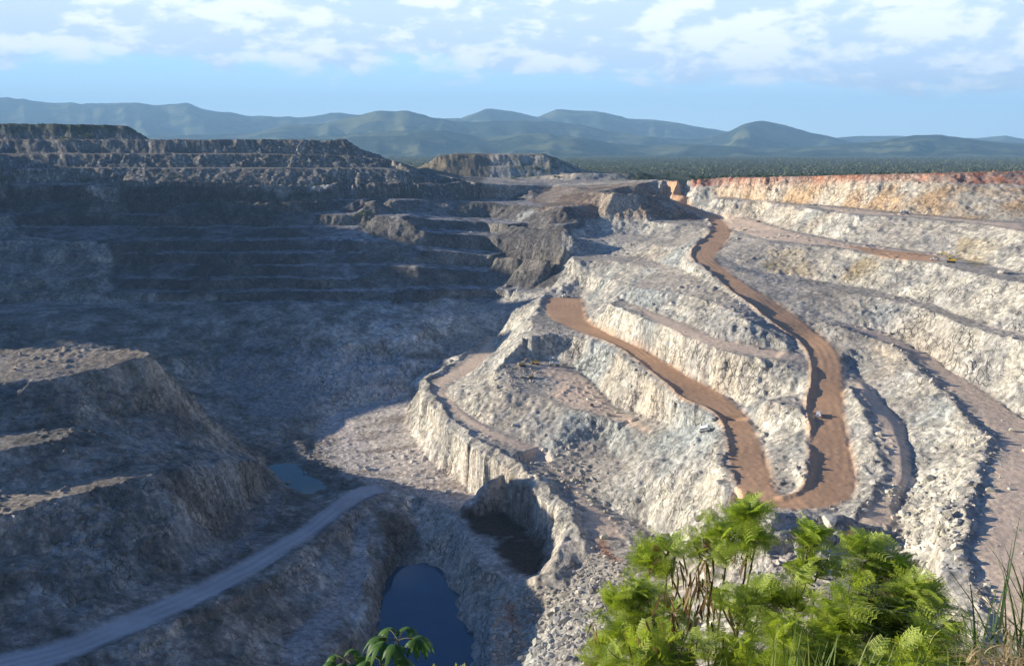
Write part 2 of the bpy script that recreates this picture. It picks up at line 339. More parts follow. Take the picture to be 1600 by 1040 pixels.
road = strip(leg1L, leg1R[:18]) | strip(leg2L[:11], leg2R[:10])
road |= polymask([tuple(p) for p in sample_line(leg1L[11:]+leg2R[1:6], True, 5)]+[tuple(p) for p in sample_line(leg1R[11:]+leg2L[1:6], True, 5)][::-1])
road |= upoly((853,464),(908,466),(918,500),(945,518),(962,540),(913,522),(859,496))
roadW = road.copy()
track = strip(lowL, lowR[:len(lowR)-1]) & ~road          # pale haul tracks
track = polymask([tuple(p) for p in sample_line(L((763,528,188),(748,550,191),(712,577,193.5),(683,594,194.5),(678,612,195),(718,648,196),(765,680,197),(820,708,200),(868,738,203),(905,785,207),(940,845,212)), True, 5)]+
   [tuple(p) for p in sample_line([W3(*a) for a in ((775,527,187),(765,560,191),(735,583,193),(700,598,194),(694,613,195),(735,650,196),(790,680,197),(845,703,200),(885,738,203),(925,780,206.5),(975,840,211))], True, 5)][::-1])
LINES.pop()
benchE = upoly((985,474),(1048,499),(1106,526),(1160,538),(1230,550),(1256,554),(1256,564),(1210,560),(1120,543),(1077,526),(1030,506))
roadF = upoly((1300,500),(1379,522),(1428,545),(1477,575),(1542,615),(1600,660),(1700,745),(1700,1000),(1560,1000),(1552,927),(1530,884),(1520,855),(1535,794),(1555,755),(1570,712),(1560,685),(1530,650),(1495,612),(1455,578),(1425,550),(1365,527))
roadG = upoly((1330,590),(1353,600),(1395,645),(1415,672),(1422,709),(1422,749),(1405,788),(1380,820),(1330,820),(1345,800),(1380,775),(1400,735),(1395,700),(1375,655))
bench3 = upoly((1105,330),(1178,345),(1249,366),(1330,381),(1414,392),(1465,398),(1490,405),(1465,411),(1397,401),(1296,384),(1202,374),(1144,358))
bench2 = upoly((1275,322),(1400,334),(1532,345),(1600,350),(1600,360),(1532,348),(1431,339),(1330,334))
leftroad = strip([p+Vector((-1.5,2.5,0)) if isinstance(p, Vector) else (p[0]-.5,p[1]+1,p[2]) for p in rUL], rLL)
midpad = upoly((825,568),(885,574),(915,595),(960,640),(1000,660),(1010,680),(960,655),(890,636),(855,615),(870,600))
print('masks done')
# berms along the edges of the roads
def berm(line, h, wd=2.2, i0=0, i1=None, seed=1):
    global H
    q = line[i0:i1]
    for n, p in enumerate(sample_line(q, True, 1.5)):
        hh = h*(0.45+1.1*float(vnoise(np.array([n*0.11]), np.array([seed*3.7]))[0]))
        ii = int((p.x-X0)/RS); jj = int((p.y-Y0)/RS); rr = int(3*wd/RS)+1
        s = H[ii-rr:ii+rr+1, jj-rr:jj+rr+1]
        gx = (X0+np.arange(ii-rr, ii+rr+1)*RS)[:, None]-p.x; gy = (Y0+np.arange(jj-rr, jj+rr+1)*RS)[None, :]-p.y
        t = p.z+hh-np.sqrt(gx*gx+gy*gy)*0.85*h/wd*0.6
        np.maximum(s, t, out=s)
berm(leg1L, 1.7, 1.6, 2, 18, 1); berm(leg2L, 1.3, 1.4, 1, 9, 2); berm(lowL, 1.8, 1.6, 0, None, 3); berm(crest5, 1.5, 1.6, 0, None, 4)
berm(leg1R, 0.8, 1.2, 17, 22, 5); berm([(p[0]+2,p[1]-3,p[2]) for p in rLL], 1.2, 1.6, 0, None, 7)
berm([W3(*a) for a in ((1205,815,157),(1260,816,157),(1310,812,156))], 3.2, 2.5, 0, None, 8)
# ================================================================ attributes on the raster
gxx = (X0+np.arange(nx)*RS)[:, None].astype(np.float32)*np.ones((1, ny), np.float32); gyy = (Y0+np.arange(ny)*RS)[None, :].astype(np.float32)*np.ones((nx, 1), np.float32)
flat = road | track | roadF | roadG | leftroad | benchE
flatS = blur(flat.astype(np.float32), 2)
def S(m, n=3): return blur(m.astype(np.float32), n)
brownM = S(road | upoly((1380,402),(1440,408),(1465,411),(1465,400),(1414,393),(1300,382),(1290,376)) , 2)
trackM = S(track | roadF | roadG | bench3 | bench2 | benchE | midpad, 3)
leftM = S(leftroad, 2)
redM = S(upoly((1065,277),(1250,271),(1400,268),(1720,262),(1720,297),(1600,290),(1500,287),(1400,283),(1300,286),(1120,291),(1065,292)), 4)
yelM = S(upoly((1112,296),(1120,292),(1300,284),(1400,280),(1500,290),(1720,300),(1720,350),(1600,346),(1532,344),(1400,333),(1270,320),(1120,308)), 6)
yel2M = S(upoly((1190,390),(1260,390),(1270,432),(1200,425)) | upoly((1500,370),(1570,380),(1530,420),(1490,400)) | upoly((1340,400),(1390,410),(1360,450),(1310,440)) , 8)
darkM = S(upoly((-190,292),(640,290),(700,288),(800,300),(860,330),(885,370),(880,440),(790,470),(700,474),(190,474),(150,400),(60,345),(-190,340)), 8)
heapM = np.clip(blur(((gyy > 1235) & (gxx < -40) & (gyy < 1850)).astype(np.float32), 6), 0, 1)
heap2M = blur(((gyy > 1500) & (gxx > -210) & (gxx < 200) & (gyy < 1900)).astype(np.float32), 6)
brHillM = S(upoly((640,292),(720,288),(860,292),(1025,284),(1040,310),(1100,345),(1000,343),(930,340),(880,350),(820,320),(700,306)), 8)
wetM = S(upoly((710,792),(815,790),(835,806),(850,840),(855,870),(845,898),(800,890),(750,845)), 4)
flrT = S(upoly((505,648),(543,643),(560,690),(578,722),(545,724),(525,690)), 2)
floorM = S(upoly((560,600),(640,595),(640,618),(632,662),(662,700),(706,738),(770,766),(815,784),(838,802),(852,835),(857,870),(846,903),(790,915),(747,883),(727,841),(704,790),(629,772),(580,758),(531,733),(490,690),(500,655)), 4)
orangeM = S(upoly((790,940),(805,940),(812,985),(798,985)) | upoly((930,832),(952,848),(975,880),(945,865)), 2)
brownbank = S(upoly((600,840),(603,900),(585,960),(550,1010),(500,1040),(500,1060),(545,1060),(585,1000),(603,935),(612,895),(606,860),(660,868),(650,840),(620,800),(590,800)), 5)
tanM = S(upoly((0,545),(205,545),(235,556),(170,573),(60,594),(0,600)) | upoly((0,770),(80,758),(160,742),(245,733),(240,744),(150,762),(60,790),(0,805)), 2)
blueB = S(upoly((562,792),(576,795),(577,850),(571,900),(548,948),(508,998),(480,1035),(430,1035),(455,1000),(485,965),(518,930),(542,890),(550,840)) | upoly((430,762),(443,776),(424,813),(388,848),(352,878),(340,868),(378,838),(408,805)) | upoly((340,560),(500,545),(640,560),(690,566),(640,590),(560,598),(520,640),(490,655),(400,650),(340,590)), 3)
print('attr done')
WATER2 = polymask([W3(u, v, 255.3) for u, v in ((560,1080),(570,1027),(583,994),(593,962),(603,929),(612,890),(645,886),(678,892),(707,929),(714,968),(730,994),(737,1030),(735,1080))])

# slope of the unwarped ground
gz0, gz1 = np.gradient(H, RS); SL = blur(np.sqrt(gz0**2+gz1**2).astype(np.float32), 2); del gz0, gz1

# ================================================================ polar ground mesh (finer where the picture looks)
ang = np.concatenate([np.radians(np.linspace(-178, -37, 72, endpoint=False)), np.radians(np.linspace(-37, 37, 930)), np.radians(np.linspace(37, 178, 73)[1:])])
rad = np.concatenate([np.linspace(1.2, 12, 26, endpoint=False), np.geomspace(12, 245, 90, endpoint=False), np.geomspace(245, 1480, 900, endpoint=False), np.geomspace(1480, 2350, 70)])
A_, R_ = np.meshgrid(ang, rad, indexing='ij')
PX = (np.sin(A_)*R_).astype(np.float64); PY = (np.cos(A_)*R_).astype(np.float64)
def shape(PX, PY):
    near = np.clip((np.hypot(PX, PY)-60)/150, 0.02, 1)
    fl = bil(flatS, PX, PY); amp = (1-0.9*fl)*near*(1-0.3*bil(darkM, PX, PY))
    wx = (fbm(PX, PY, 42, 3, 1)-.5)*8+(fbm(PX, PY, 13, 3, 2)-.5)*7+(vnoise(PX/3.4, PY/3.4, 3)-.5)*2.4
    wy = (fbm(PX, PY, 42, 3, 5)-.5)*8+(fbm(PX, PY, 13, 3, 6)-.5)*7+(vnoise(PX/3.4, PY/3.4, 7)-.5)*2.4
    far = np.clip((np.hypot(PX, PY)-900)/500, 0, 1)*0.45+1
    qx, qy = PX+wx*amp*far, PY+wy*amp*far
    h = bil(H, qx, qy); sl = bil(SL, qx, qy)
    steep = np.clip((sl-0.2)/0.32, 0, 1)
    h = h + (ridged(PX, PY, 17, 3, 9)-.6)*(2.8+2.6*np.clip((-80-PX)/60, 0, 1))*steep*amp*far
    h = h + (fbm(PX, PY, 5.5, 3, 11)-.5)*(0.45+0.85*steep)*amp + (fbm(PX, PY, 30, 2, 14)-.5)*1.6*amp*(1-steep)
    # rubble knobs
    kn = np.clip(vnoise(PX/2.6, PY/2.6, 21)-.68, 0, 1)*np.clip(fbm(PX, PY, 38, 2, 23)*2.2-.75, 0, 1)
    h = h + kn*5.0*amp
    h = h + (fbm(PX, PY, 2.2, 2, 27)-.5)*0.22*fl*near
    return h, qx, qy, steep
PZ, QX, QY, STEEP = shape(PX, PY)
rr = R_; inside = np.clip(np.minimum(np.minimum((960-np.abs(PX))/60, (2120-PY)/60), (PY+50)/40), 0, 1)
PZ = PZ*inside - plainD(PX, PY)*(1-inside)
# colour of the ground, with some light and shade painted in
def lerp(a, b, t): return a*(1-t[..., None])+np.array(b, np.float32)*t[..., None]
n1 = fbm(PX, PY, 90, 4, 31); n2 = fbm(PX, PY, 24, 4, 33); n3 = fbm(PX, PY, 7, 3, 35); n4 = fbm(PX, PY, 2.4, 2, 37)
bench = np.stack([0.46+0*n1, 0.41+0*n1, 0.34+0*n1], -1).astype(np.float32)
bench = bench*(0.72+0.56*n2)[..., None]
facec = lerp(np.stack([0.53+0*n1, 0.495+0*n1, 0.41+0*n1], -1).astype(np.float32), (0.36, 0.345, 0.31), np.clip((n2-.42)*4, 0, 1))
facec = lerp(facec, (0.50, 0.40, 0.28), np.clip((n1-.56)*5, 0, 1)*0.5)
facec = lerp(facec, (0.30, 0.34, 0.34), np.clip((fbm(PX, PY, 60, 3, 51)-.6)*6, 0, 1)*0.7)
facec = facec*(0.75+0.5*n3)[..., None]
stx = STEEP*np.clip(0.45+1.3*n3, 0, 1)
col = bench*(1-stx[..., None])+facec*stx[..., None]
b = lambda M: bil(M, QX, QY)
m_red, m_yel, m_y2 = b(redM), b(yelM), b(yel2M)
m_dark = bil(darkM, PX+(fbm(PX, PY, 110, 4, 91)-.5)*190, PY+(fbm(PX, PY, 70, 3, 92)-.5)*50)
col = lerp(col, (0.50, 0.34, 0.19), np.clip(m_yel*(n2*2.1-.5), 0, .9)); col = lerp(col, (0.46, 0.36, 0.20), m_y2*np.clip(n2*2-.5, 0, 1))
col = lerp(col, (0.38, 0.165, 0.095), np.clip(m_red*(0.45+1.1*(n3-.3)+0.5*(n2-.4)), 0, 1))
brh = b(brHillM); col = lerp(col, (0.225, 0.155, 0.11), np.clip(brh*(1.5*n2), 0, .9))
patch = 0.62+0.76*np.clip((fbm(PX, PY, 20, 4, 95)-.28)*2.2, 0, 1)
lpat = (0.58+0.75*np.clip((fbm(PX, PY, 17, 4, 95)-.30)*2.6, 0, 1))*(0.7+0.6*np.clip((fbm(PX*1.0, PY*1.0, 4.5, 3, 96)-.25)*2, 0, 1))
col = col*np.where(PX < -60, lpat, 0.82+0.26*(patch-.62)/.76)[..., None]
dk = np.clip(m_dark*(0.55+0.6*n2), 0, .93); col = col*(1-dk[..., None])+(np.array((0.075, 0.062, 0.058), np.float32)+0.20*n3[..., None]*(n2[..., None])+0.46*np.clip(1-STEEP[..., None]*1.2, 0, 1)*np.clip(n3[..., None]*2.4-.5, .2, 1))*dk[..., None]*0.68  # dark rock deepened as shade; flat bench tops painted pale like sunlit lips
hp = b(heapM); col = lerp(col, (0.115, 0.105, 0.09), hp*0.85); col = np.where((hp > .5)[..., None]*(n4 > .66)[..., None], col*2.2, col)
top4 = np.clip((PZ-14)/12, 0, 1)*hp; col = lerp(col, (0.045, 0.065, 0.03), top4*np.clip(n2*3-.7, 0, 1))
h2 = b(heap2M); col = lerp(col, (0.20, 0.17, 0.12), h2*np.clip((-20-PX)/60, 0, 1)); col = lerp(col, (0.055, 0.075, 0.035), h2*np.clip((PX+30)/50, 0, 1)*np.clip(n3*3-1.1, 0, 1))
fm = b(floorM); col = lerp(col, (0.60, 0.53, 0.45), fm*0.9); 
stk = fbm(PX*0.35+PY*0.1, PY*1.6, 14, 4, 61); col = lerp(col, (0.30, 0.245, 0.20), fm*np.clip((stk-.5)*5, 0, 1)*0.8)
col = lerp(col, (0.085, 0.045, 0.028), b(wetM)*np.clip(n2*5-1.0, 0, 1)); col = lerp(col, (0.46, 0.22, 0.11), b(orangeM)*.9)
col = lerp(col, (0.15, 0.115, 0.085), b(brownbank)*.85)
tm = b(trackM); col = lerp(col, (0.76, 0.58, 0.42), tm*(0.75+0.25*n2)); tn = b(tanM); col = lerp(col, (0.44, 0.36, 0.27), tn*.8)
col = lerp(col, (0.72, 0.62, 0.53), b(flrT)*.7); bb = b(blueB); col = lerp(col, (0.50, 0.50, 0.49), bb*.8*np.clip(n3*2.2-.2, 0, 1))
bm = bil(brownM, PX, PY); col = lerp(col, (0.53, 0.325, 0.19), np.clip(bm*1.05, 0, 1)); lm = bil(leftM, PX, PY); col = lerp(col, (0.50, 0.49, 0.47), lm*.95)
lw = np.clip((-70-PX-np.clip(PY-600, 0, 400)*0.35)/70, 0, 1)*np.clip((1260-PY)/40, 0, 1)*(1-fm)*(1-lm); col = col*(1-0.42*lw*(1-0.5*tn))[..., None]  # left rock darkened to deepen its shade, less so on the sunlit tops
hill = np.clip(1-(np.hypot(PX, PY)-150)/60, 0, 1); col = lerp(col, (0.26, 0.21, 0.12), hill)
outp = 1-inside; vegn = fbm(PX, PY, 26, 3, 71); farv = np.clip((PY-1330-0.0*PX)/60, 0, 1)*np.clip((PX-150)/60, 0, 1); farv = np.maximum(farv, np.clip((PY-1850)/60, 0, 1)); farv = np.maximum(farv, outp)
col = lerp(col, (0.10, 0.105, 0.05), farv); col = lerp(col, (0.035, 0.055, 0.022), farv*np.clip(vegn*4-1.6, 0, 1))
sel = (bm+lm) > .25; qx_, qy_ = PX[sel], PY[sel]; dmin = np.full(len(qx_), 1e9)
for ln in (leg1L, leg2L, rUL):
    sp_ = np.array([(p.x, p.y) for p in sample_line(ln, True, 3)])
    for k in range(0, len(sp_), 40):
        c_ = sp_[k:k+40]; dmin = np.minimum(dmin, ((qx_[:, None]-c_[None, :, 0])**2+(qy_[:, None]-c_[None, :, 1])**2).min(1))
dmin = np.sqrt(dmin); rut = 1+0.11*np.sin(dmin*1.35+7*fbm(qx_, qy_, 40, 2, 77))*np.clip(fbm(qx_, qy_, 22, 2, 78)*3-1.1, 0, 1)+0.34*(fbm(qx_, qy_, 16, 4, 79)-.5)
col[sel] *= rut[:, None]; PZ[sel] += (rut-1)*.3
rd = np.clip(bm+lm+0.7*tm, 0, 1)
PZ = PZ.astype(np.float32)
GA, GR = len(ang), len(rad)

def mat(name, fn):
    m = bpy.data.materials.new(name); m.use_nodes = True; t = NT(m.node_tree); t.n.clear()
    sh = fn(t); out = t.new('ShaderNodeOutputMaterial'); t.l.new(sh, out.inputs[0]); return m
def ground_mat(t):
    geo = t.new('ShaderNodeNewGeometry'); p = geo.outputs['Position']
    a = t.new('ShaderNodeAttribute', attribute_name='Col'); rda = t.new('ShaderNodeAttribute', attribute_name='road').outputs['Fac']
    nz = t.new('ShaderNodeSeparateXYZ', {0: geo.outputs['Normal']}).outputs[2]
    face = t.ramp(nz, 0.93, 0.72)
    notroad = t.math('SUBTRACT', 1.0, rda)
    pv = t.mapping(p, (1, 1, 0.28))                       # streaks run down the faces
    n1 = t.noise(pv, 0.30, 6, 0.68); n2 = t.noise(p, 0.9, 4, 0.6); n3 = t.noise(p, 0.07, 5, 0.6)
    v1 = t.new('ShaderNodeTexVoronoi', {'Vector': p, 'Scale': 0.42, 'Randomness': 1.0}, feature='F1')
    v2 = t.new('ShaderNodeTexVoronoi', {'Vector': p, 'Scale': 0.16, 'Randomness': 1.0}, feature='DISTANCE_TO_EDGE')
    k = t.math('ADD', 0.25, t.math('MULTIPLY', n1, 1.75))
    k = t.math('MULTIPLY', k, t.math('ADD', 0.35, t.math('MULTIPLY', n2, 1.3)))
    speck = t.math('ADD', 0.72, t.math('MULTIPLY', t.new('ShaderNodeSeparateColor', {0: v1.outputs['Color']}).outputs[0], 0.6))
    k = t.math('MULTIPLY', k, speck)
    pj = t.mapping(t.new('ShaderNodeVectorMath', {0: p, 1: t.new('ShaderNodeVectorMath', {0: t.new('ShaderNodeTexNoise', {'Vector': p, 'Scale': 0.25, 'Detail': 3}).outputs['Color'], 3: 5.0}, operation='SCALE').outputs[0]}, operation='ADD').outputs[0], (1, 1, 0.42))
    v3 = t.new('ShaderNodeTexVoronoi', {'Vector': pj, 'Scale': 0.23, 'Randomness': 1.0}, feature='DISTANCE_TO_EDGE').outputs[0]
    gate = t.ramp(t.noise(p, 0.05, 3), 0.40, 0.62)
    joint = t.math('MULTIPLY', t.math('SUBTRACT', 1.0, t.ramp(v3, 0.0, 0.11)), t.math('MULTIPLY', face, gate))
    k = t.math('MULTIPLY', k, t.math('SUBTRACT', 1.0, t.math('MULTIPLY', joint, 0.55)))
    bed = t.noise(t.mapping(p, (0.02, 0.02, 0.34)), 1.0, 4, 0.65)
    k = t.math('MULTIPLY', k, t.math('ADD', 0.78, t.math('MULTIPLY', t.math('MULTIPLY', bed, face), 0.44)))
    blk = t.ramp(t.noise(p, 0.16, 5, 0.6), 0.60, 0.74); k = t.math('MULTIPLY', k, t.math('SUBTRACT', 1.0, t.math('MULTIPLY', blk, 0.40)))
    kk = t.new('ShaderNodeMix', {0: t.math('MULTIPLY', rda, 0.88), 2: k, 3: t.math('ADD', 0.86, t.math('MULTIPLY', n3, 0.28))}).outputs[0]
    cmb = t.new('ShaderNodeVectorMath', {0: a.outputs['Color'], 3: kk}, operation='SCALE').outputs[0]
    hgt = t.math('ADD', t.math('MULTIPLY', n1, 2.2), t.math('ADD', t.math('MULTIPLY', n2, 0.5), t.math('MULTIPLY', t.math('MINIMUM', v2.outputs[0], 0.9), 0.7)))
    hgt = t.math('SUBTRACT', hgt, t.math('MULTIPLY', joint, 0.9)); hgt = t.math('SUBTRACT', hgt, t.math('MULTIPLY', v1.outputs['Distance'], 0.4))
    hgt = t.math('MULTIPLY', hgt, t.math('ADD', 0.06, t.math('MULTIPLY', notroad, t.math('ADD', 0.35, t.math('MULTIPLY', face, 0.65)))))
    bp = t.new('ShaderNodeBump', {'Strength': 0.8, 'Distance': 1.0, 'Height': hgt})
    return t.new('ShaderNodeBsdfPrincipled', {'Base Color': cmb, 'Roughness': 0.92, 'Specular IOR Level': 0.15, 'Normal': bp.outputs[0]}).outputs[0]
M_ground = mat('ground', ground_mat)

def grid_mesh(name, V, nA, nR, sel, colr, rdv, material):
    """faces of the polar grid for which sel is true, as one object"""
    idx = np.arange(nA*nR).reshape(nA, nR)
    f = np.stack([idx[:-1, :-1], idx[1:, :-1], idx[1:, 1:], idx[:-1, 1:]], -1)[sel].reshape(-1, 4)[:, ::-1]
    used, inv = np.unique(f, return_inverse=True); inv = inv.reshape(f.shape)
    me = bpy.data.meshes.new(name); me.vertices.add(len(used)); me.loops.add(inv.size); me.polygons.add(len(inv))
    me.vertices.foreach_set('co', V.reshape(-1, 3)[used].astype(np.float32).ravel())
    me.loops.foreach_set('vertex_index', inv.ravel().astype(np.int32))
    me.polygons.foreach_set('loop_start', (np.arange(len(inv))*4).astype(np.int32))
    me.update(); me.validate()
    ca = me.color_attributes.new('Col', 'FLOAT_COLOR', 'POINT')
    ca.data.foreach_set('color', np.concatenate([colr.reshape(-1, 3)[used], np.ones((len(used), 1))], 1).astype(np.float32).ravel())
    ra = me.attributes.new('road', 'FLOAT', 'POINT'); ra.data.foreach_set('value', rdv.reshape(-1)[used].astype(np.float32))
    me.materials.append(material)
    o = bpy.data.objects.new(name, me); C.objects.link(o); o['kind'] = 'structure'
    return o
V = np.stack([PX, PY, PZ], -1)
def cellmask(M, th=.5): 
    m = bil(M, PX, PY) > th
    return m[:-1, :-1] & m[1:, 1:] & m[1:, :-1] & m[:-1, 1:]
haul = cellmask(S(road, 1)); lft = cellmask(S(leftroad, 1)); trk = cellmask(S(roadF | roadG | track | benchE, 1)) & ~haul
flr = cellmask(floorM) & ~haul & ~trk & ~lft
rest = ~(haul | lft | trk | flr)
wallsel = rest & (R_[:-1, :-1] > 230) & (R_[:-1, :-1] < 1400)
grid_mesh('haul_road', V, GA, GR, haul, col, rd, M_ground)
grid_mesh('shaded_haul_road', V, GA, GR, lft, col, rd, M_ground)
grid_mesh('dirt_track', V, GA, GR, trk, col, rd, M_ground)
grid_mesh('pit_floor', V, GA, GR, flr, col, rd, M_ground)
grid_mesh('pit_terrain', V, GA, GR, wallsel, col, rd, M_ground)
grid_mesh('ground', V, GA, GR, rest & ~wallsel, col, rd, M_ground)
HG = (GA, GR)
def ground_z(x, y):
    h, *_ = shape(np.array([float(x)]), np.array([float(y)])); return float(h[0])
# image -> ground using the finished mesh heights (ray marching)
def place(u, v, lo=235, hi=2300):
    r = ray(u, v); r = r/math.hypot(r.x, r.y); t = np.arange(lo, hi, 0.5)
    h, *_ = shape(r.x*t, r.y*t); ok = h >= r.z*t
    k = int(np.argmax(ok)) if ok.any() else len(t)-1
    return Vector((r.x*t[k], r.y*t[k], float(h[k])))
print('terrain', V.shape)

# ================================================================ helpers for things
def tag(o, label, cat, group=None):
    o['label'] = label; o['category'] = cat
    if group: o['group'] = group
    return o
def empty(name, loc, rz=0.0):
    o = bpy.data.objects.new(name, None); C.objects.link(o); o.location = loc; o.rotation_euler = (0, 0, rz); o.empty_display_size = 0.1
    return o
def np_mesh(name, verts, faces, materials, parent=None, smooth=False, midx=None, colr=None):
    """verts (n,3), faces (m,k) all of one size"""
    verts = np.asarray(verts, np.float32); faces = np.asarray(faces, np.int32); k = faces.shape[1]
    me = bpy.data.meshes.new(name); me.vertices.add(len(verts)); me.loops.add(faces.size); me.polygons.add(len(faces))
    me.vertices.foreach_set('co', verts.ravel()); me.loops.foreach_set('vertex_index', faces.ravel())
    me.polygons.foreach_set('loop_start', (np.arange(len(faces))*k).astype(np.int32))
    if midx is not None: me.polygons.foreach_set('material_index', np.asarray(midx, np.int32))
    me.polygons.foreach_set('use_smooth', np.full(len(faces), smooth))
    me.update(calc_edges=True); me.validate()
    if colr is not None:
        ca = me.color_attributes.new('Col', 'FLOAT_COLOR', 'POINT')
        ca.data.foreach_set('color', np.concatenate([colr, np.ones((len(colr), 1))], 1).astype(np.float32).ravel())
    for m in materials: me.materials.append(m)
    o = bpy.data.objects.new(name, me); C.objects.link(o)
    if parent: o.parent = parent
    return o
def simple(name, colr, rough=0.6, metal=0.0, var=0.12, scale=6.0):
    def fn(t):
        p = t.new('ShaderNodeTexCoord').outputs['Object']; n = t.noise(p, scale, 4)
        c = t.new('ShaderNodeVectorMath', {0: colr, 3: t.math('ADD', 1-var, t.math('MULTIPLY', n, 2*var))}, operation='SCALE').outputs[0]
        return t.new('ShaderNodeBsdfPrincipled', {'Base Color': c, 'Roughness': rough, 'Metallic': metal}).outputs[0]
    return mat(name, fn)

# ================================================================ water
def water_mat(name, c, rough):
    def fn(t):
        p = t.new('ShaderNodeNewGeometry').outputs['Position']
        bp = t.new('ShaderNodeBump', {'Strength': 0.25, 'Distance': 0.05, 'Height': t.noise(p, 1.2, 4)})
        n = t.noise(p, 0.05, 3)
        cc = t.new('ShaderNodeVectorMath', {0: c, 3: t.math('ADD', 0.7, t.math('MULTIPLY', n, 0.6))}, operation='SCALE').outputs[0]
        return t.new('ShaderNodeBsdfPrincipled', {'Base Color': cc, 'Roughness': rough, 'Specular IOR Level': 0.5, 'Normal': bp.outputs[0]}).outputs[0]
    return mat(name, fn)
def pond(name, cx, cy, rx, ry, D, m):
    n = 48; a = np.linspace(0, 2*math.pi, n, endpoint=False)
    v = np.stack([cx+rx*np.cos(a), cy+ry*np.sin(a), np.full(n, -D)], -1)
    me = bpy.data.meshes.new(name); me.from_pydata([tuple(q) for q in v], [], [list(range(n))]); me.materials.append(m)
    o = bpy.data.objects.new(name, me); C.objects.link(o); o['kind'] = 'structure'; return o
p2 = [W3(u, v, 255.3) for u, v in ((583,994),(678,892),(714,968),(735,1060),(650,886))]
pond('pond_water', -48, 425, 46, 120, 253.9, water_mat('deep pond water', (0.008, 0.065, 0.13), 0.06))
q1 = W3(465, 748, 233)
pond('green_pond_water', q1[0]-2, q1[1]+6, 32, 46, 233.7, water_mat('green pond water', (0.008, 0.07, 0.05), 0.05))

# ================================================================ plain and hills
def plain_mat(t):
    p = t.new('ShaderNodeNewGeometry').outputs['Position']
    a = t.noise(p, 0.02, 6, 0.7); b_ = t.noise(p, 0.004, 5, 0.6)
    c = t.mix(t.ramp(a, 0.40, 0.62), (0.12, 0.135, 0.085, 1), (0.07, 0.09, 0.055, 1)); c = t.mix(t.math('MULTIPLY', t.ramp(b_, 0.45, 0.7), 0.5), c, (0.16, 0.15, 0.10, 1))
    bp = t.new('ShaderNodeBump', {'Strength': 1.0, 'Distance': 8.0, 'Height': a})
    return t.new('ShaderNodeBsdfPrincipled', {'Base Color': c, 'Roughness': 1.0, 'Specular IOR Level': 0.0, 'Normal': bp.outputs[0]}).outputs[0]
M_plain = mat('plain', plain_mat)
pa = np.radians(np.linspace(-180, 180, 181)); pr = np.geomspace(2350, 27000, 60)
PA, PR = np.meshgrid(pa, pr, indexing='ij'); px_, py_ = np.sin(PA)*PR, np.cos(PA)*PR
pz_ = -plainD(px_, py_)+(fbm(px_, py_, 1500, 3, 81)-.5)*14*np.clip((PR-2400)/1500, 0, 1)
grid_mesh('plain', np.stack([px_, py_, pz_], -1), len(pa), len(pr), np.ones((len(pa)-1, len(pr)-1), bool), np.full((len(pa), len(pr), 3), .1), np.zeros((len(pa), len(pr))), M_plain)
def hill_mat(t):
    p = t.new('ShaderNodeNewGeometry').outputs['Position']
    a = t.noise(p, 0.012, 6, 0.7); b_ = t.noise(p, 0.0016, 5, 0.6)
    c = t.mix(t.ramp(a, 0.38, 0.62), (0.06, 0.08, 0.045, 1), (0.016, 0.028, 0.018, 1)); c = t.mix(t.ramp(b_, 0.49, 0.58), c, (0.16, 0.165, 0.075, 1))  # yellow-green growth, its contrast raised to read as sunlit patches
    bp = t.new('ShaderNodeBump', {'Strength': 1.0, 'Distance': 14.0, 'Height': a})
    return t.new('ShaderNodeBsdfPrincipled', {'Base Color': c, 'Roughness': 1.0, 'Specular IOR Level': 0.0, 'Normal': bp.outputs[0]}).outputs[0]
M_hill = mat('hills', hill_mat)
def hills(dist, depth, prof, seed, spur):
    us = np.arange(-500, 2101, 5.0); n = 64
    pv = np.interp(us, [p[0] for p in prof], [p[1] for p in prof])
    s_ = np.linspace(0, 1.6, n)
    U, S_ = np.meshgrid(us, s_, indexing='ij')
    Yc = dist; X = (U-800)/F*Yc*CT; Xn = X
    Yy = Yc - depth + S_*depth
    # crest wanders in depth
    wob = (fbm(Xn, 0*Xn, 1800, 3, seed)-.5)*depth*0.8
    Hc = (520-pv)/F; tanv = np.tan(np.arctan(Hc)-TH)            # elevation of the skyline
    crest = tanv*Yc
    base = -plainD(X, Yy)-12
    crestg = crest[:, None]*np.ones_like(U)
    s1 = np.clip(S_, 0, 1); prof_ = s1*s1*(3-2*s1)
    back = np.clip((S_-1)/0.6, 0, 1); prof_ = prof_*(1-back*back*0.9)
    sp = ridged(X+wob*0.2, Yy*0.33, spur, 4, seed+5)
    prof_ = prof_*(1-(1-sp)*2.3*np.clip(1.08-s1, 0, 1)*1.0)
    z = base+(crestg-base)*np.clip(prof_, 0, 1)
    z += (fbm(X, Yy, 160, 3, seed+9)-.5)*26*np.clip(prof_*2, 0, 1)*np.clip(1.15-s1, 0.2, 1)
    V = np.stack([X*(Yy+0)/Yc, Yy+wob*np.clip(s1, 0, 1)*0.0, z], -1)
    return grid_mesh('hills', V, len(us), n, np.ones((len(us)-1, n-1), bool), np.full(U.shape+(3,), .1), np.zeros(U.shape), M_hill)
far = [(-500,150),(-200,140),(0,143),(40,148),(80,155),(150,158),(200,158),(250,160),(300,158),(320,165),(360,172),(420,178),(480,178),(520,172),(560,174),(600,176),(670,182),(720,182),(760,168),(800,171),(840,180),(870,168),(930,170),(980,183),(1040,187),(1100,197),(1150,205),(1230,210),(1300,214),(1340,211),(1400,211),(1480,214),(1520,214),(1570,210),(1600,216),(1700,212),(2100,210)]
hills(17000, 5000, far, 3, 1500)
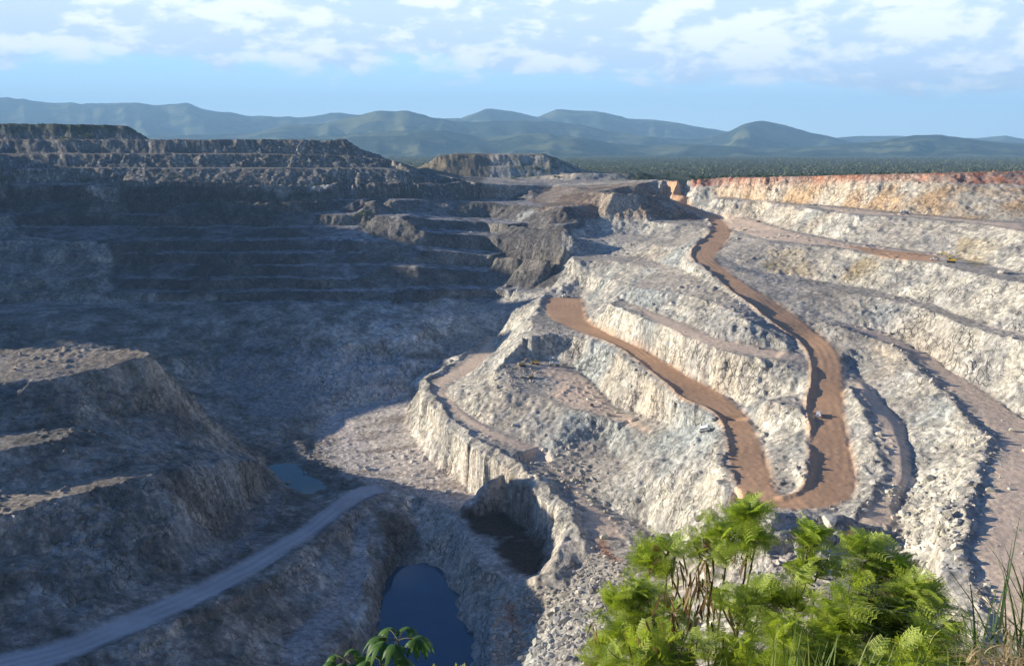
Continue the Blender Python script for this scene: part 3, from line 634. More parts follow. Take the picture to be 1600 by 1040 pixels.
mid = [(-500,215),(0,205),(200,212),(330,208),(400,206),(440,196),(480,190),(520,188),(560,178),(590,172),(640,171),(680,182),(720,186),(770,185),(830,186),(868,184),(905,190),(950,203),(1000,210),(1060,216),(1100,214),(1130,205),(1160,192),(1190,187),(1225,192),(1260,203),(1300,213),(1350,226),(1500,232),(2100,232)]
hills(12500, 3800, mid, 13, 1100)
near_ = [(-500,240),(300,236),(400,220),(450,214),(520,212),(570,205),(620,200),(700,200),(760,212),(800,208),(860,206),(900,212),(960,222),(1010,226),(1060,224),(1120,226),(1200,232),(1260,229),(1330,222),(1380,218),(1430,207),(1470,208),(1520,217),(1560,221),(1600,224),(2100,230)]
hills(9800, 2600, near_, 23, 800)

# ================================================================ trees
def leaf_mat(name, c1, c2, sc=3.0, trans=0.35, dead=False):
    def fn(t):
        p = t.new('ShaderNodeTexCoord').outputs['Object']; n = t.noise(p, sc, 3)
        r = t.new('ShaderNodeNewGeometry').outputs['Random Per Island']
        c = t.mix(t.ramp(t.math('ADD', t.math('MULTIPLY', n, 0.5), t.math('MULTIPLY', r, 0.5)), 0.3, 0.7), c1+(1,), c2+(1,))
        c = t.mix(t.ramp(t.noise(p, sc*2.2, 2), 0.66, 0.74), c, (0.24, 0.17, 0.08, 1)) if dead else c
        a = t.new('ShaderNodeBsdfPrincipled', {'Base Color': c, 'Roughness': 0.55, 'Specular IOR Level': 0.3}).outputs[0]
        c3 = t.mix(1.0, c, (1.25, 1.3, 0.5, 1), 'MULTIPLY')
        b_ = t.new('ShaderNodeBsdfTranslucent', {'Color': c3}).outputs[0]
        return t.new('ShaderNodeMixShader', {0: trans, 1: a, 2: b_}).outputs[0]
    return mat(name, fn)
M_tree = leaf_mat('tree leaves', (0.035, 0.06, 0.02), (0.075, 0.11, 0.035), 0.4, 0.15)
M_tree2 = leaf_mat('dry scrub leaves', (0.11, 0.13, 0.085), (0.17, 0.185, 0.12), 0.4, 0.15)
M_bark = simple('bark', (0.14, 0.11, 0.08), 0.9)
rng = np.random.RandomState(11)
def clump(n, size, h, r, z0):
    """n leaf-cluster quads spread through a crown volume with gaps"""
    c = rng.randn(7, 3)*np.array([r*.5, r*.5, h*.28])+np.array([0, 0, z0])
    k = rng.randint(0, 7, n); P = c[k]+rng.randn(n, 3)*np.array([r*.26, r*.26, h*.15])
    a = rng.randn(n, 3); a /= np.linalg.norm(a, axis=1)[:, None]; b_ = np.cross(a, rng.randn(n, 3)); b_ /= np.linalg.norm(b_, axis=1)[:, None]
    sz = size*(0.6+0.8*rng.rand(n, 1))
    V = np.stack([P+a*sz, P+b_*sz*.7, P-a*sz, P-b_*sz*.7], 1).reshape(-1, 3)
    return V, np.arange(n*4).reshape(-1, 4)
def trunk(h, r0, r1, lean=0.0, n=6):
    V = []; Fc = []
    for i in range(5):
        t = i/4
        for k in range(n):
            a = 2*math.pi*k/n; rr = r0*(1-t)+r1*t
            V.append((rr*math.cos(a)+lean*t*t, rr*math.sin(a), h*t-0.4*(i == 0)))
    for i in range(4):
        for k in range(n): Fc.append((i*n+k, i*n+(k+1) % n, (i+1)*n+(k+1) % n, (i+1)*n+k))
    return np.array(V), np.array(Fc)
def make_tree(loc, h, r, label, group, m=None):
    e = empty('tree', loc); tv, tf = trunk(h*.6, h*.035, h*.012, rng.randn()*h*.05)
    np_mesh('trunk', tv, tf, [M_bark], e)
    cv, cf = clump(int(260+h*20), h*.055, h*.62, r, h*.62); np_mesh('crown', cv, cf, [m or M_tree], e)
    return tag(e, label, 'tree', group)
def mesh_z(x, y): return ground_z(x, y)
def wood(name, n, sampler, hmin, hmax, m, seg=16):
    Vs = []; Fs = []; o = 0
    for i in range(n):
        x, y, z, h = sampler(i)
        r = h*rng.uniform(.35, .6)
        P = rng.randn(seg, 3)*np.array([r*.45, r*.45, h*.2])+np.array([x, y, z+h*.55])
        a = rng.randn(seg, 3); a /= np.linalg.norm(a, axis=1)[:, None]; b_ = np.cross(a, rng.randn(seg, 3)); b_ /= np.linalg.norm(b_, axis=1)[:, None]
        s_ = h*.22
        Vs.append(np.stack([P+a*s_, P+b_*s_, P-a*s_, P-b_*s_], 1).reshape(-1, 3))
    Vv = np.concatenate(Vs); ob = np_mesh(name, Vv, np.arange(len(Vv)).reshape(-1, 4), [m]); ob['kind'] = 'stuff'; return ob
def s_far(i):
    u = rng.uniform(560, 1680); Y = 1750*(7000/1750)**(rng.rand()**0.8)
    x = (u-800)/F*Y; return x, Y, -60.5 if Y < 2300 else -float(plainD(x, Y))-1, rng.uniform(5, 11)
wood('woodland', 5200, s_far, 5, 10, M_tree2, 10)
rimx = [(-0,0)]
def s_rim(i):
    u = rng.uniform(1080, 1680); Y = rng.uniform(1420, 1750) if u < 1300 else rng.uniform(1330, 1700)
    x = (u-800)/F*Y*0.99; return x, Y, ground_z(x, Y)-0.5, rng.uniform(3.5, 8.5)
wood('rim_scrub', 420, s_rim, 3, 7, M_tree, 22)
names = ['round dark tree standing alone on the far rim left of the red bank', 'small leafy tree beyond the red rim, leftmost behind the orange bank', 'bushy tree behind the red rim beside the haul road cutting',
 'low spreading tree beyond the middle of the red rim', 'upright dark tree among scrub past the middle of the red rim', 'wide crowned tree on the plain behind the yellow bank', 'small tree close behind the red hump at the right',
 'dark tree at the far right beyond the red bank', 'pale scrubby tree rightmost on the far rim']
for (u, Y, h), nm in zip(((1042,1390,9),(1105,1500,7),(1168,1440,7.5),(1235,1460,7),(1300,1400,8.5),(1372,1380,8),(1445,1330,8.5),(1520,1260,8),(1585,1230,7.5)), names):
    x = (u-800)/F*Y*.99; make_tree((x, Y, ground_z(x, Y)), h, h*.42, nm, 'trees beyond the far rim')
# bushes on the left spoil heap and the far rim
def bush(u, v, h, r, label, m=None, lo=900):
    p = place(u, v, lo); e = empty('bush', p); tv, tf = trunk(h*.5, .12, .05, 0.1); np_mesh('stem', tv, tf, [M_bark], e)
    cv, cf = clump(300, h*.1, h*.6, r, h*.45); np_mesh('foliage', cv, cf, [m or M_tree2], e); tag(e, label, 'bush', 'bushes on the rim and heaps')
bush(8, 283, 11, 9, 'pale green bush at the far left end of the pit rim')
bush(100, 219, 7, 9, 'green bush on the face of the highest spoil heap'); bush(136, 216, 7, 8, 'second bush from the left on the highest spoil heap, nearer its end')
bush(135, 285, 8, 5, 'dark bush by the rubble line on the far left rim'); bush(275, 279, 6, 6, 'olive bush on the rim below the middle of the long spoil heap')
bush(870, 279, 6, 8, 'bush at the foot of the small spoil heap right of centre'); bush(800, 281, 5, 7, 'low bush at the foot of the small spoil heap, left of another bush')
bush(565, 338, 9, 8, 'olive bush growing on an upper bench of the dark wall', lo=700)

# ================================================================ rubble and boulders
ico = bmesh.new(); bmesh.ops.create_icosphere(ico, subdivisions=1, radius=1)
IV = np.array([v.co[:] for v in ico.verts]); IF = np.array([[v.index for v in f.verts] for f in ico.faces]); ico.free()
ico = bmesh.new(); bmesh.ops.create_icosphere(ico, subdivisions=2, radius=1)
IV2 = np.array([v.co[:] for v in ico.verts]); IF2 = np.array([[v.index for v in f.verts] for f in ico.faces]); ico.free()
def rock_mat(t):
    p = t.new('ShaderNodeTexCoord').outputs['Object']; n = t.noise(p, 1.3, 5); a = t.new('ShaderNodeAttribute', attribute_name='Col')
    c = t.new('ShaderNodeVectorMath', {0: a.outputs['Color'], 3: t.math('ADD', 0.6, t.math('MULTIPLY', n, 0.8))}, operation='SCALE').outputs[0]
    return t.new('ShaderNodeBsdfPrincipled', {'Base Color': c, 'Roughness': 0.9, 'Specular IOR Level': 0.15}).outputs[0]
M_rock = mat('rock', rock_mat)
def rock_shape(seed, IVx=IV, squash=.75):
    q = np.random.RandomState(seed); v = IVx.copy()
    for _ in range(5):                       # chop with planes to get broken facets
        n = q.randn(3); n /= np.linalg.norm(n); d = v@n; lim = q.uniform(.35, .75); over = np.clip(d-lim, 0, None); v = v-over[:, None]*n
    return v*np.array([q.uniform(.8, 1.3), q.uniform(.7, 1.1), squash])
shapes = [rock_shape(k) for k in range(14)]
wgt = np.clip(vnoise(PX/2.6, PY/2.6, 21)-.5, 0, 1)*np.clip(fbm(PX, PY, 38, 2, 23)*2.2-.75, 0, 1)
zone = {}
pm = lambda *uv: bil(S(upoly(*uv), 2), PX, PY)
wgt = wgt*0.5 + 0.8*pm((760,930),(880,915),(930,850),(1000,900),(1000,1035),(760,1035)) + 1.3*pm((50,800),(200,765),(235,860),(120,890)) + 0.9*pm((782,572),(835,575),(860,600),(800,618),(765,600))
wgt = wgt + 0.35*pm((420,700),(490,690),(560,740),(500,740),(480,718),(420,716)) + 0.4*pm((840,700),(900,700),(960,790),(900,800)) + 0.5*pm((1380,760),(1480,740),(1500,860),(1400,860)) + 0.5*pm((1180,850),(1300,830),(1300,900),(1190,900))
wgt = wgt + 0.6*np.exp(-((PX-0)**2)*0)*bil(S(polymask([(p.x+a*4, p.y+b_*3) for a, b_, qq in ((1, 0, 1), (-1, 0, -1)) for p in sample_line(crest5, False, 5)[::qq]]), 2), PX, PY)*.35
wgt = wgt*(1-np.clip(bm*1.5, 0, 1))*(1-np.clip(lm*2, 0, 1))*((R_ > 245) & (R_ < 1250))*(np.abs(A_) < R(36))*(1-np.clip(bil(S(WATER2, 2), PX, PY)*2, 0, 1))
wgt = wgt.ravel()/wgt.sum(); NR = 8500
pick = rng.choice(len(wgt), NR, p=wgt)
rx, ry, rz_ = PX.ravel()[pick], PY.ravel()[pick], PZ.ravel()[pick]; rcol = col.reshape(-1, 3)[pick]
rx = rx+rng.uniform(-.6, .6, NR); ry = ry+rng.uniform(-.6, .6, NR)
sz = 0.22+0.34*rng.exponential(1, NR)**1.35; sz = np.clip(sz, .2, 3.0)
kk = rng.randint(0, 14, NR); th = rng.uniform(0, 6.28, NR); SHP = np.stack(shapes)[kk]
cs, sn = np.cos(th)[:, None], np.sin(th)[:, None]
tilt = rng.uniform(-.6, .6, NR)[:, None]; y_ = SHP[:, :, 1]*np.cos(tilt)-SHP[:, :, 2]*np.sin(tilt); z_ = SHP[:, :, 1]*np.sin(tilt)+SHP[:, :, 2]*np.cos(tilt); x_ = SHP[:, :, 0]
RV = np.stack([(x_*cs-y_*sn)*sz[:, None]+rx[:, None], (x_*sn+y_*cs)*sz[:, None]+ry[:, None], (z_+.1)*sz[:, None]+rz_[:, None]], -1).reshape(-1, 3)
RF = (IF[None]+np.arange(NR)[:, None, None]*len(IV)).reshape(-1, 3)
rc = np.repeat(np.clip(rcol*0.95+.05, 0, .55)*rng.uniform(.6, 1.3, (NR, 1)), len(IV), 0)
rub = np_mesh('rubble', RV, RF, [M_rock], colr=rc); rub['kind'] = 'stuff'
def boulder(u, v, r, label, c=(.5, .48, .42), sq=.8, seed=1):
    p = place(u, v); V_ = rock_shape(seed, IV2, sq)*r; V_[:, 2] += r*.3
    o = np_mesh('boulder', V_, IF2, [M_rock], colr=np.tile(np.array(c), (len(V_), 1))); o.location = p; o.rotation_euler[2] = seed
    tag(o, label, 'boulder')
boulder(1294, 822, 4.4, 'big white boulder on the grey shelf below the hairpin bend', seed=5)
boulder(704, 566, 2.6, 'pale rock beside the bend of the narrow track at the back of the pit', (.5, .47, .42), .9, 8)
boulder(925, 634, 2.0, 'small dark rock alone on the smooth mid-level bench', (.16, .14, .13), .7, 3)
boulder(737, 988, 2.4, 'pale slab of rock at the right-hand shore of the blue pond', (.45, .44, .42), .6, 11)
boulder(1410, 806, 2.6, 'white block lying among rubble right of the hairpin bend', seed=14)
boulder(1185, 347, 3.2, 'brown heap of rock on the upper bench right of the road junction', (.17, .12, .09), .6, 21)

# ================================================================ vehicles
M_white = simple('white paint', (.78, .78, .76), .35); M_yel = simple('yellow paint', (.62, .42, .06), .45); M_tyre = simple('tyre rubber', (.02, .02, .02), .9)
M_glass = simple('dark glass', (.02, .025, .03), .1); M_steel = simple('grey steel', (.22, .22, .22), .5); M_dust = simple('dusty steel', (.33, .27, .18), .7)
M_red = simple('red lens', (.4, .02, .02), .3); M_lens = simple('clear lens', (.7, .7, .65), .2)
def bxs(name, m, parent, boxes, bev=.06):
    """one part built of bevelled, optionally tapered boxes: (cx,cy,cz, sx,sy,sz [, taper_x, taper_y])"""
    bm_ = bmesh.new()
    for b_ in boxes:
        cx, cy, cz, sx, sy, szz = b_[:6]; tx, ty = (b_[6:8] if len(b_) > 6 else (1, 1))
        r = bmesh.ops.create_cube(bm_, size=1)
        for v in r['verts']:
            k = (tx, ty) if v.co.z > 0 else (1, 1)
            v.co = Vector((v.co.x*sx*k[0]+cx, v.co.y*sy*k[1]+cy, v.co.z*szz+cz))
        if bev: bmesh.ops.bevel(bm_, geom=list({e for v in r['verts'] for e in v.link_edges}), offset=bev, segments=2, affect='EDGES')
    me = bpy.data.meshes.new(name); bm_.to_mesh(me); bm_.free(); me.materials.append(m)
    o = bpy.data.objects.new(name, me); C.objects.link(o); o.parent = parent; return o
def cyl(name, m, parent, c, r, wdt, axis='Y', seg=20, r2=None):
    bm_ = bmesh.new(); q = bmesh.ops.create_cone(bm_, cap_ends=True, segments=seg, radius1=r, radius2=r if r2 is None else r2, depth=wdt)
    rot = {'Y': Matrix.Rotation(math.pi/2, 3, 'X'), 'X': Matrix.Rotation(math.pi/2, 3, 'Y'), 'Z': Matrix.Identity(3)}[axis]
    for v in bm_.verts: v.co = rot@v.co+Vector(c)
    me = bpy.data.meshes.new(name); bm_.to_mesh(me); bm_.free(); me.materials.append(m)
    o = bpy.data.objects.new(name, me); C.objects.link(o); o.parent = parent; return o
def wheel(parent, x, y, r, wd=.28):
    wv = empty('wheel', (0, 0, 0)); wv.parent = parent
    cyl('tyre', M_tyre, wv, (x, y, r), r, wd, 'Y'); cyl('rim', M_steel, wv, (x, y, r), r*.55, wd+.03, 'Y', 14)
def settle(e, p, rz):
    f = Vector((math.cos(rz), math.sin(rz), 0)); s_ = Vector((-f.y, f.x, 0))
    zz = [ground_z(*(p+f*a+s_*b_).xy) for a in (-1.6, 1.6) for b_ in (-.9, .9)]
    pitch = -math.atan2((zz[2]+zz[3]-zz[0]-zz[1])/2, 3.2); roll = math.atan2((zz[1]+zz[3]-zz[0]-zz[2])/2, 1.8)
    e.location = (p.x, p.y, sum(zz)/4); e.rotation_euler = (roll, pitch, rz)
def pickup(u, v, rz, label, name='pickup_truck', sc=1.0, van=False):
    p = place(u, v); e = empty(name, p); settle(e, p, rz); e.scale = (sc*1.3,)*3
    if van:
        bxs('body', M_white, e, [(-.1, 0, 1.1, 4.6, 1.85, 1.0), (-.35, 0, 1.85, 3.9, 1.75, .7, .9, .88)], .1)
        bxs('window', M_glass, e, [(1.52, 0, 1.8, .1, 1.4, .45), (-.3, .84, 1.85, 3.1, .06, .42), (-.3, -.84, 1.85, 3.1, .06, .42)], .01)
    else:
        bxs('body', M_white, e, [(1.75, 0, .95, 1.5, 1.8, .55), (.1, 0, .85, 2.0, 1.8, .6)], .08)
        bxs('cab', M_white, e, [(.25, 0, 1.5, 1.9, 1.7, .72, .74, .84)], .08)
        bxs('cargo_bed', M_white, e, [(-1.6, 0, .72, 1.9, 1.78, .3), (-1.6, .86, 1.0, 1.9, .08, .45), (-1.6, -.86, 1.0, 1.9, .08, .45), (-2.5, 0, 1.0, .08, 1.7, .45)], .02)
        bxs('windscreen', M_glass, e, [(1.03, 0, 1.5, .08, 1.3, .42)], .01); bxs('side_window', M_glass, e, [(.2, .79, 1.52, 1.3, .06, .38)], .01); bxs('side_window', M_glass, e, [(.2, -.79, 1.52, 1.3, .06, .38)], .01)
    for y in (.62, -.62): bxs('headlight', M_lens, e, [(2.49 if not van else 2.2, y, 1.0, .06, .3, .18)], .01); bxs('tail_light', M_red, e, [(-2.56 if not van else -2.42, y, 1.0, .05, .14, .3)], .01)
    for x in (1.6, -1.5):
        for y in (.82, -.82): wheel(e, x, y, .4)
    return tag(e, label, 'pickup' if not van else 'van')
def haul_truck(u, v, rz, label, sc=1.0, m=None):
    m = m or M_white; p = place(u, v); e = empty('dump_truck', p); settle(e, p, rz); e.scale = (sc*1.3,)*3
    bxs('chassis', M_steel, e, [(0, 0, 1.05, 7.6, 1.1, .35)], .04)
    bxs('cab', m, e, [(2.9, 0, 2.1, 1.7, 2.3, 1.8, .9, .94)], .12); bxs('windscreen', M_glass, e, [(3.72, 0, 2.4, .08, 1.8, .7)], .01)
    bxs('dump_body', m, e, [(-1.2, 0, 1.5, 5.0, 2.4, .2), (-1.2, 1.2, 2.2, 5.2, .14, 1.4), (-1.2, -1.2, 2.2, 5.2, .14, 1.4), (1.35, 0, 2.4, .14, 2.4, 1.7), (-1.2, 0, 2.1, 4.6, 2.1, 1.0, .7, .7)], .04)
    for x in (2.7, -1.6, -3.0):
        for y in (1.05, -1.05): wheel(e, x, y, .62, .4)
    return tag(e, label, 'dump truck')
def excavator(u, v, rz, label, sc=1.0, m=None, reach=1.0):
    m = m or M_yel; p = place(u, v); e = empty('excavator', p); settle(e, p, rz); e.scale = (sc*1.3,)*3
    for y in (1.25, -1.25): bxs('track', M_tyre, e, [(0, y, .5, 4.6, .65, .95, .82, 1)], .16)
    bxs('house', m, e, [(-.9, 0, 1.75, 3.6, 2.7, 1.25), (-2.5, 0, 1.7, .9, 2.6, 1.1)], .12)
    cb = bxs('cab', m, e, [(.75, .85, 2.1, 1.5, 1.0, 1.7, .88, .92)], .08); bxs('window', M_glass, cb, [(1.47, .85, 2.3, .06, .75, 1.0), (.75, 1.34, 2.35, 1.0, .06, .9)], .01)
    def beam(name, pts_, wd):
        bm_ = bmesh.new()
        for (x0, z0, h0), (x1, z1, h1) in zip(pts_, pts_[1:]):
            r = bmesh.ops.create_cube(bm_, size=1)
            d = Vector((x1-x0, 0, z1-z0)); n_ = Vector((-d.z, 0, d.x)).normalized()
            for vv in r['verts']:
                a_ = (x0, z0, h0) if vv.co.x < 0 else (x1, z1, h1)
                vv.co = Vector((a_[0], -.3+wd*vv.co.y, a_[1]))+n_*a_[2]*vv.co.z*2*.5
        me = bpy.data.meshes.new(name); bm_.to_mesh(me); bm_.free(); me.materials.append(m)
        o = bpy.data.objects.new(name, me); C.objects.link(o); o.parent = e; return o
    beam('boom', [(.4, 2.0, .7), (2.6*reach, 4.9, .75), (5.2*reach, 5.0, .45)], .5); beam('stick', [(4.9*reach, 5.5, .4), (6.6*reach, 2.4, .35)], .4)
    bxs('bucket', M_steel, e, [(6.5*reach, -.3, 1.7, 1.2, 1.4, 1.1, 1.2, 1)], .15)
    bxs('ram', M_steel, e, [(1.2, -.3, 3.0, .18, .18, 2.2)], .02)
    return tag(e, label, 'excavator')
def loader(u, v, rz, label, sc=1.0):
    p = place(u, v); e = empty('wheel_loader', p); settle(e, p, rz); e.scale = (sc*1.3,)*3
    bxs('body', M_yel, e, [(-1.7, 0, 1.75, 3.0, 1.9, 1.2, .92, .9), (.6, 0, 1.3, 2.0, 1.2, .8)], .1)
    cb = bxs('cab', M_yel, e, [(0, 0, 2.6, 1.4, 1.5, 1.5, .85, .85)], .08); bxs('window', M_glass, cb, [(.68, 0, 2.75, .06, 1.1, .8), (0, .72, 2.75, 1.0, .06, .8)], .01)
    bxs('lift_arm', M_yel, e, [(2.2, .6, 1.3, 2.4, .2, .35)], .03); bxs('lift_arm', M_yel, e, [(2.2, -.6, 1.3, 2.4, .2, .35)], .03); bxs('bucket', M_steel, e, [(3.6, 0, .75, 1.2, 2.9, 1.1, .7, 1)], .1)
    for x in (1.3, -1.8):
        for y in (1.1, -1.1): wheel(e, x, y, .8, .55)
    return tag(e, label, 'wheel loader')
pickup(1279, 650, R(70), 'white pickup driving down the brown haul road above the hairpin bend')
pickup(1102, 672, R(150), 'white van parked on the small ledge left of the lower road leg', 'van', 1.15, van=True)
haul_truck(884, 464, R(-155), 'white dump truck standing on the brown pad at the far end of the lower road', .85)
pickup(1461, 407, R(160), 'white pickup parked left of the yellow excavator on the upper bench', sc=1.0)
excavator(1486, 410, R(150), 'yellow excavator with raised boom on the upper right bench', 1.05)
haul_truck(1413, 334, R(175), 'small pale truck on the narrow bench under the yellow bank', .75)
excavator(816, 572, R(20), 'dusty excavator digging at the rubble heap under the shaded bank', .95, M_dust)
loader(836, 569, R(160), 'yellow wheel loader between the dusty excavator and the white truck', .9)
haul_truck(866, 571, R(185), 'white dump truck waiting by the loaders under the shaded bank', .8)
excavator(829, 590, R(35), 'small excavator in front of the rubble heap, nearer the camera than the loader', .7, M_dust)

# ================================================================ foreground plants
M_leaf = leaf_mat('fern leaves', (0.25, 0.37, 0.055), (0.50, 0.55, 0.13), 2.5, 0.42, True)
M_leaf2 = leaf_mat('yellowing leaves', (0.20, 0.25, 0.04), (0.30, 0.30, 0.06), 2.5, 0.42)
M_pod = leaf_mat('seed pods', (0.10, 0.055, 0.03), (0.24, 0.15, 0.075), 6.0, 0.15)
M_stem = simple('green stem', (.13, .12, .06), .8); M_stem2 = simple('grey stem', (.25, .22, .17), .8)
M_grass = leaf_mat('green grass blades', (0.10, 0.17, 0.04), (0.22, 0.27, 0.09), 1.5, 0.3)
M_reed = leaf_mat('dark reed blades', (0.05, 0.09, 0.035), (0.12, 0.16, 0.06), 1.5, 0.25)
M_dry = leaf_mat('straw', (0.34, 0.25, 0.12), (0.46, 0.36, 0.2), 2.5, 0.2)
M_palm = leaf_mat('palmate leaves', (0.045, 0.12, 0.02), (0.10, 0.20, 0.035), 6.0, 0.3)
def at(u, v, Y):
    r = ray(u, v); return np.array(r*(Y/r.y))
def fern_leaf(Lr=.135, pin=7, lf=8, pl=.052):
    """a twice divided leaf along +X, lying in XY, drooping at the tip"""
    V_, F_ = [], []
    def quad(a, b_, wv):
        i = len(V_); m = (a+b_)/2; V_.extend([a, m+wv, b_, m-wv]); F_.append((i, i+1, i+2, i+3))
    def droop(x): return -0.9*x*x/Lr*.5
    quad(np.array([0, 0, 0.]), np.array([Lr*.55, 0, droop(Lr*.55)]), np.array([0, .0022, 0])); quad(np.array([Lr*.5, 0, droop(Lr*.5)]), np.array([Lr, 0, droop(Lr)]), np.array([0, .0018, 0]))
    for i in range(pin):
        t = .18+.82*i/(pin-1); x = Lr*t; pll = pl*(1-.45*abs(t-.45)*1.4)
        for s_ in (1, -1):
            d = np.array([.42, s_*.9, -.12]); d /= np.linalg.norm(d); o_ = np.array([x, 0, droop(x)])
            nrm = np.array([-d[1], d[0], 0])
            for k in range(lf):
                q = o_+d*pll*(k+.8)/lf+np.array([0, 0, -.25*pll*((k/lf)**2)])
                for s2 in (1, -1): quad(q, q+nrm*s2*.0100+d*.003, d*.0027)
    return np.array(V_), np.array(F_)
def frames(dirs, up, roll):
    x = dirs/np.linalg.norm(dirs, axis=1)[:, None]; y = np.cross(up, x); y /= np.linalg.norm(y, axis=1)[:, None]+1e-9; z = np.cross(x, y)
    c, s_ = np.cos(roll)[:, None], np.sin(roll)[:, None]; return x, y*c+z*s_, -y*s_+z*c
def instance(bv, bf, P, X, Y, Z, S_):
    V_ = P[:, None]+S_[:, None, None]*(bv[None, :, 0:1]*X[:, None]+bv[None, :, 1:2]*Y[:, None]+bv[None, :, 2:3]*Z[:, None])
    F_ = bf[None]+(np.arange(len(P))*len(bv))[:, None, None]; return V_.reshape(-1, 3), F_.reshape(-1, bf.shape[1])
def tubes(paths, radii, n=5):
    V_, F_ = [], []
    for pth, (r0, r1) in zip(paths, radii):
        pth = np.asarray(pth); m = len(pth); base = len(V_)
        for i in range(m):
            d = pth[min(i+1, m-1)]-pth[max(i-1, 0)]; d /= np.linalg.norm(d)+1e-9; a = np.cross(d, (.3, .9, .1)); a /= np.linalg.norm(a); b_ = np.cross(d, a); r = r0+(r1-r0)*i/(m-1)
            for k in range(n): V_.append(pth[i]+r*(a*math.cos(6.283*k/n)+b_*math.sin(6.283*k/n)))
        for i in range(m-1):
            for k in range(n): F_.append((base+i*n+k, base+i*n+(k+1) % n, base+(i+1)*n+(k+1) % n, base+(i+1)*n+k))
    return np.array(V_), np.array(F_)
FL = fern_leaf()
def bez(a, b_, c, n=9):
    t = np.linspace(0, 1, n)[:, None]; return (1-t)**2*a+2*t*(1-t)*b_+t*t*c
def fern_shrub(blobs, root, label, leafm=None, dens=1.0, pods=(), name='leafy_shrub', stemm=None):
    """blobs: (u, v, distance, ru, rv) of leaf masses in photo px turned into metres; root: ground point below the frame"""
    rt = np.array([root[0], root[1], ground_z(root[0], root[1])]); e = empty(name, Vector(rt))
    paths, radii, LP, LD = [], [], [], []
    for (u, v, Y, ru, rv) in blobs:
        v += 16; c = at(u, v, Y); m = Y/F*1.0; ru *= 1.12; rv *= 1.12; nt = max(7, int(dens*ru*rv/290))
        hub = c+np.array([0, 0, -rv*m*1.1]); mid = (rt+hub)/2+np.array([rng.randn()*.08, rng.randn()*.08, .25])
        paths.append(bez(rt, mid, hub)); radii.append((.013, .007))
        mp = paths[-1]
        for k in range(16):
            i = rng.randint(4, 9); d = rng.randn(3); d[2] = abs(d[2])*.6+.1; LP.append(mp[i]+rng.randn(3)*.02); LD.append(d/np.linalg.norm(d))
        for k in range(nt):
            q = rng.randn(3); q /= np.linalg.norm(q); q = q*rng.rand()**.4; tip = c+q*np.array([ru*m, ru*m*.8, rv*m])
            if rng.rand() < .3: hub2 = hub+(c-hub)*.6
            else: hub2 = hub+(c-hub)*rng.rand()*.5
            pth = bez(hub2, (hub2+tip)/2+np.array([q[0]*.05, q[1]*.05, -.04]), tip, 7); paths.append(pth); radii.append((.006, .002))
            for j in range(rng.randint(8, 14)):
                t = .2+.8*rng.rand()**.8; i = int(t*6); P = pth[min(i, 6)]; d = (tip-hub2); d /= np.linalg.norm(d); side = rng.randn(3); side -= side@d*d; side /= np.linalg.norm(side)
                LP.append(P); LD.append(d*.55+side*.9+np.array([0, 0, .25]))
    LP, LD = np.array(LP), np.array(LD); X, Y_, Z = frames(LD, np.array([0, 0, 1.])+0*LD, rng.randn(len(LD))*.5)
    vv, ff = instance(FL[0], FL[1], LP, X, Y_, Z, rng.uniform(.55, 1.25, len(LP)))
    tv, tf = tubes(paths, radii); np_mesh('stem', tv-rt, tf, [stemm or M_stem], e, True)
    np_mesh('foliage', vv-rt, ff, [leafm or M_leaf], e)
    for (u, v, Y, n, spread, ln) in pods:
        c = at(u, v, Y); m = Y/F; V_, F_ = [], []
        for k in range(max(5, int(n*.95))):
            b0 = c+np.array([rng.randn()*spread*m, rng.randn()*.08, rng.randn()*spread*.35*m]); L_ = ln*m*rng.uniform(.4, .85); dx = np.array([rng.randn()*.22, rng.randn()*.2, -1]); dx /= np.linalg.norm(dx)
            wv = np.cross(dx, rng.randn(3)); wv /= np.linalg.norm(wv); wv *= .0075; i = len(V_)
            bend = np.array([rng.randn()*.01, rng.randn()*.01, 0])
            V_ += [b0, b0+dx*L_*.15+wv, b0+dx*L_*.15-wv, b0+dx*L_*.6+wv+bend, b0+dx*L_*.6-wv+bend, b0+dx*L_*.95+wv*.4]
            F_ += [(i, i+1, i+2, i), (i+1, i+3, i+4, i+2), (i+3, i+5, i+4, i+3)]
        V_ = np.array(V_)
        me = bpy.data.meshes.new('pod_cluster'); me.from_pydata([tuple(q) for q in V_-rt], [], [tuple(dict.fromkeys(f)) for f in F_]); me.materials.append(M_pod)
        o = bpy.data.objects.new('pod_cluster', me); C.objects.link(o); o.parent = e
    return tag(e, label, 'shrub', 'leafy shrubs growing on the near slope')
G1 = lambda u, Y: ((u-800)/F*Y, Y-.2)
fern_shrub([(1140,800,6.2,52,30),(1105,835,6.3,30,26),(1180,820,6.1,22,24),(1175,782,6.1,14,14)], G1(1130,6.6), 'tallest feathery shrub with brown pods hanging under its crown, in front of the hairpin bend', dens=1.1, pods=[(1110,872,6.2,9,10,70),(1138,838,6.2,5,6,60),(1165,860,6.1,8,14,55)])
fern_shrub([(1045,838,6.5,32,20),(1015,856,6.5,16,14)], G1(1050,6.8), 'small shrub with a fan of dark pods, left of the tallest feathery shrub', M_leaf, 1.2, pods=[(1035,860,6.5,16,20,60),(1060,880,6.5,12,16,70),(1080,905,6.3,22,22,110)])
fern_shrub([(1262,825,5.8,26,28),(1275,870,5.8,38,34),(1245,905,5.7,40,34)], G1(1265,6.2), 'bright green shrub whose tip reaches the grey shelf beside the white boulder')
fern_shrub([(1352,835,5.6,34,26),(1360,880,5.6,36,34),(1400,868,5.6,22,26)], G1(1355,6.0), 'bright green shrub topping out right of the white boulder', pods=[(1390,905,5.5,8,12,40)])
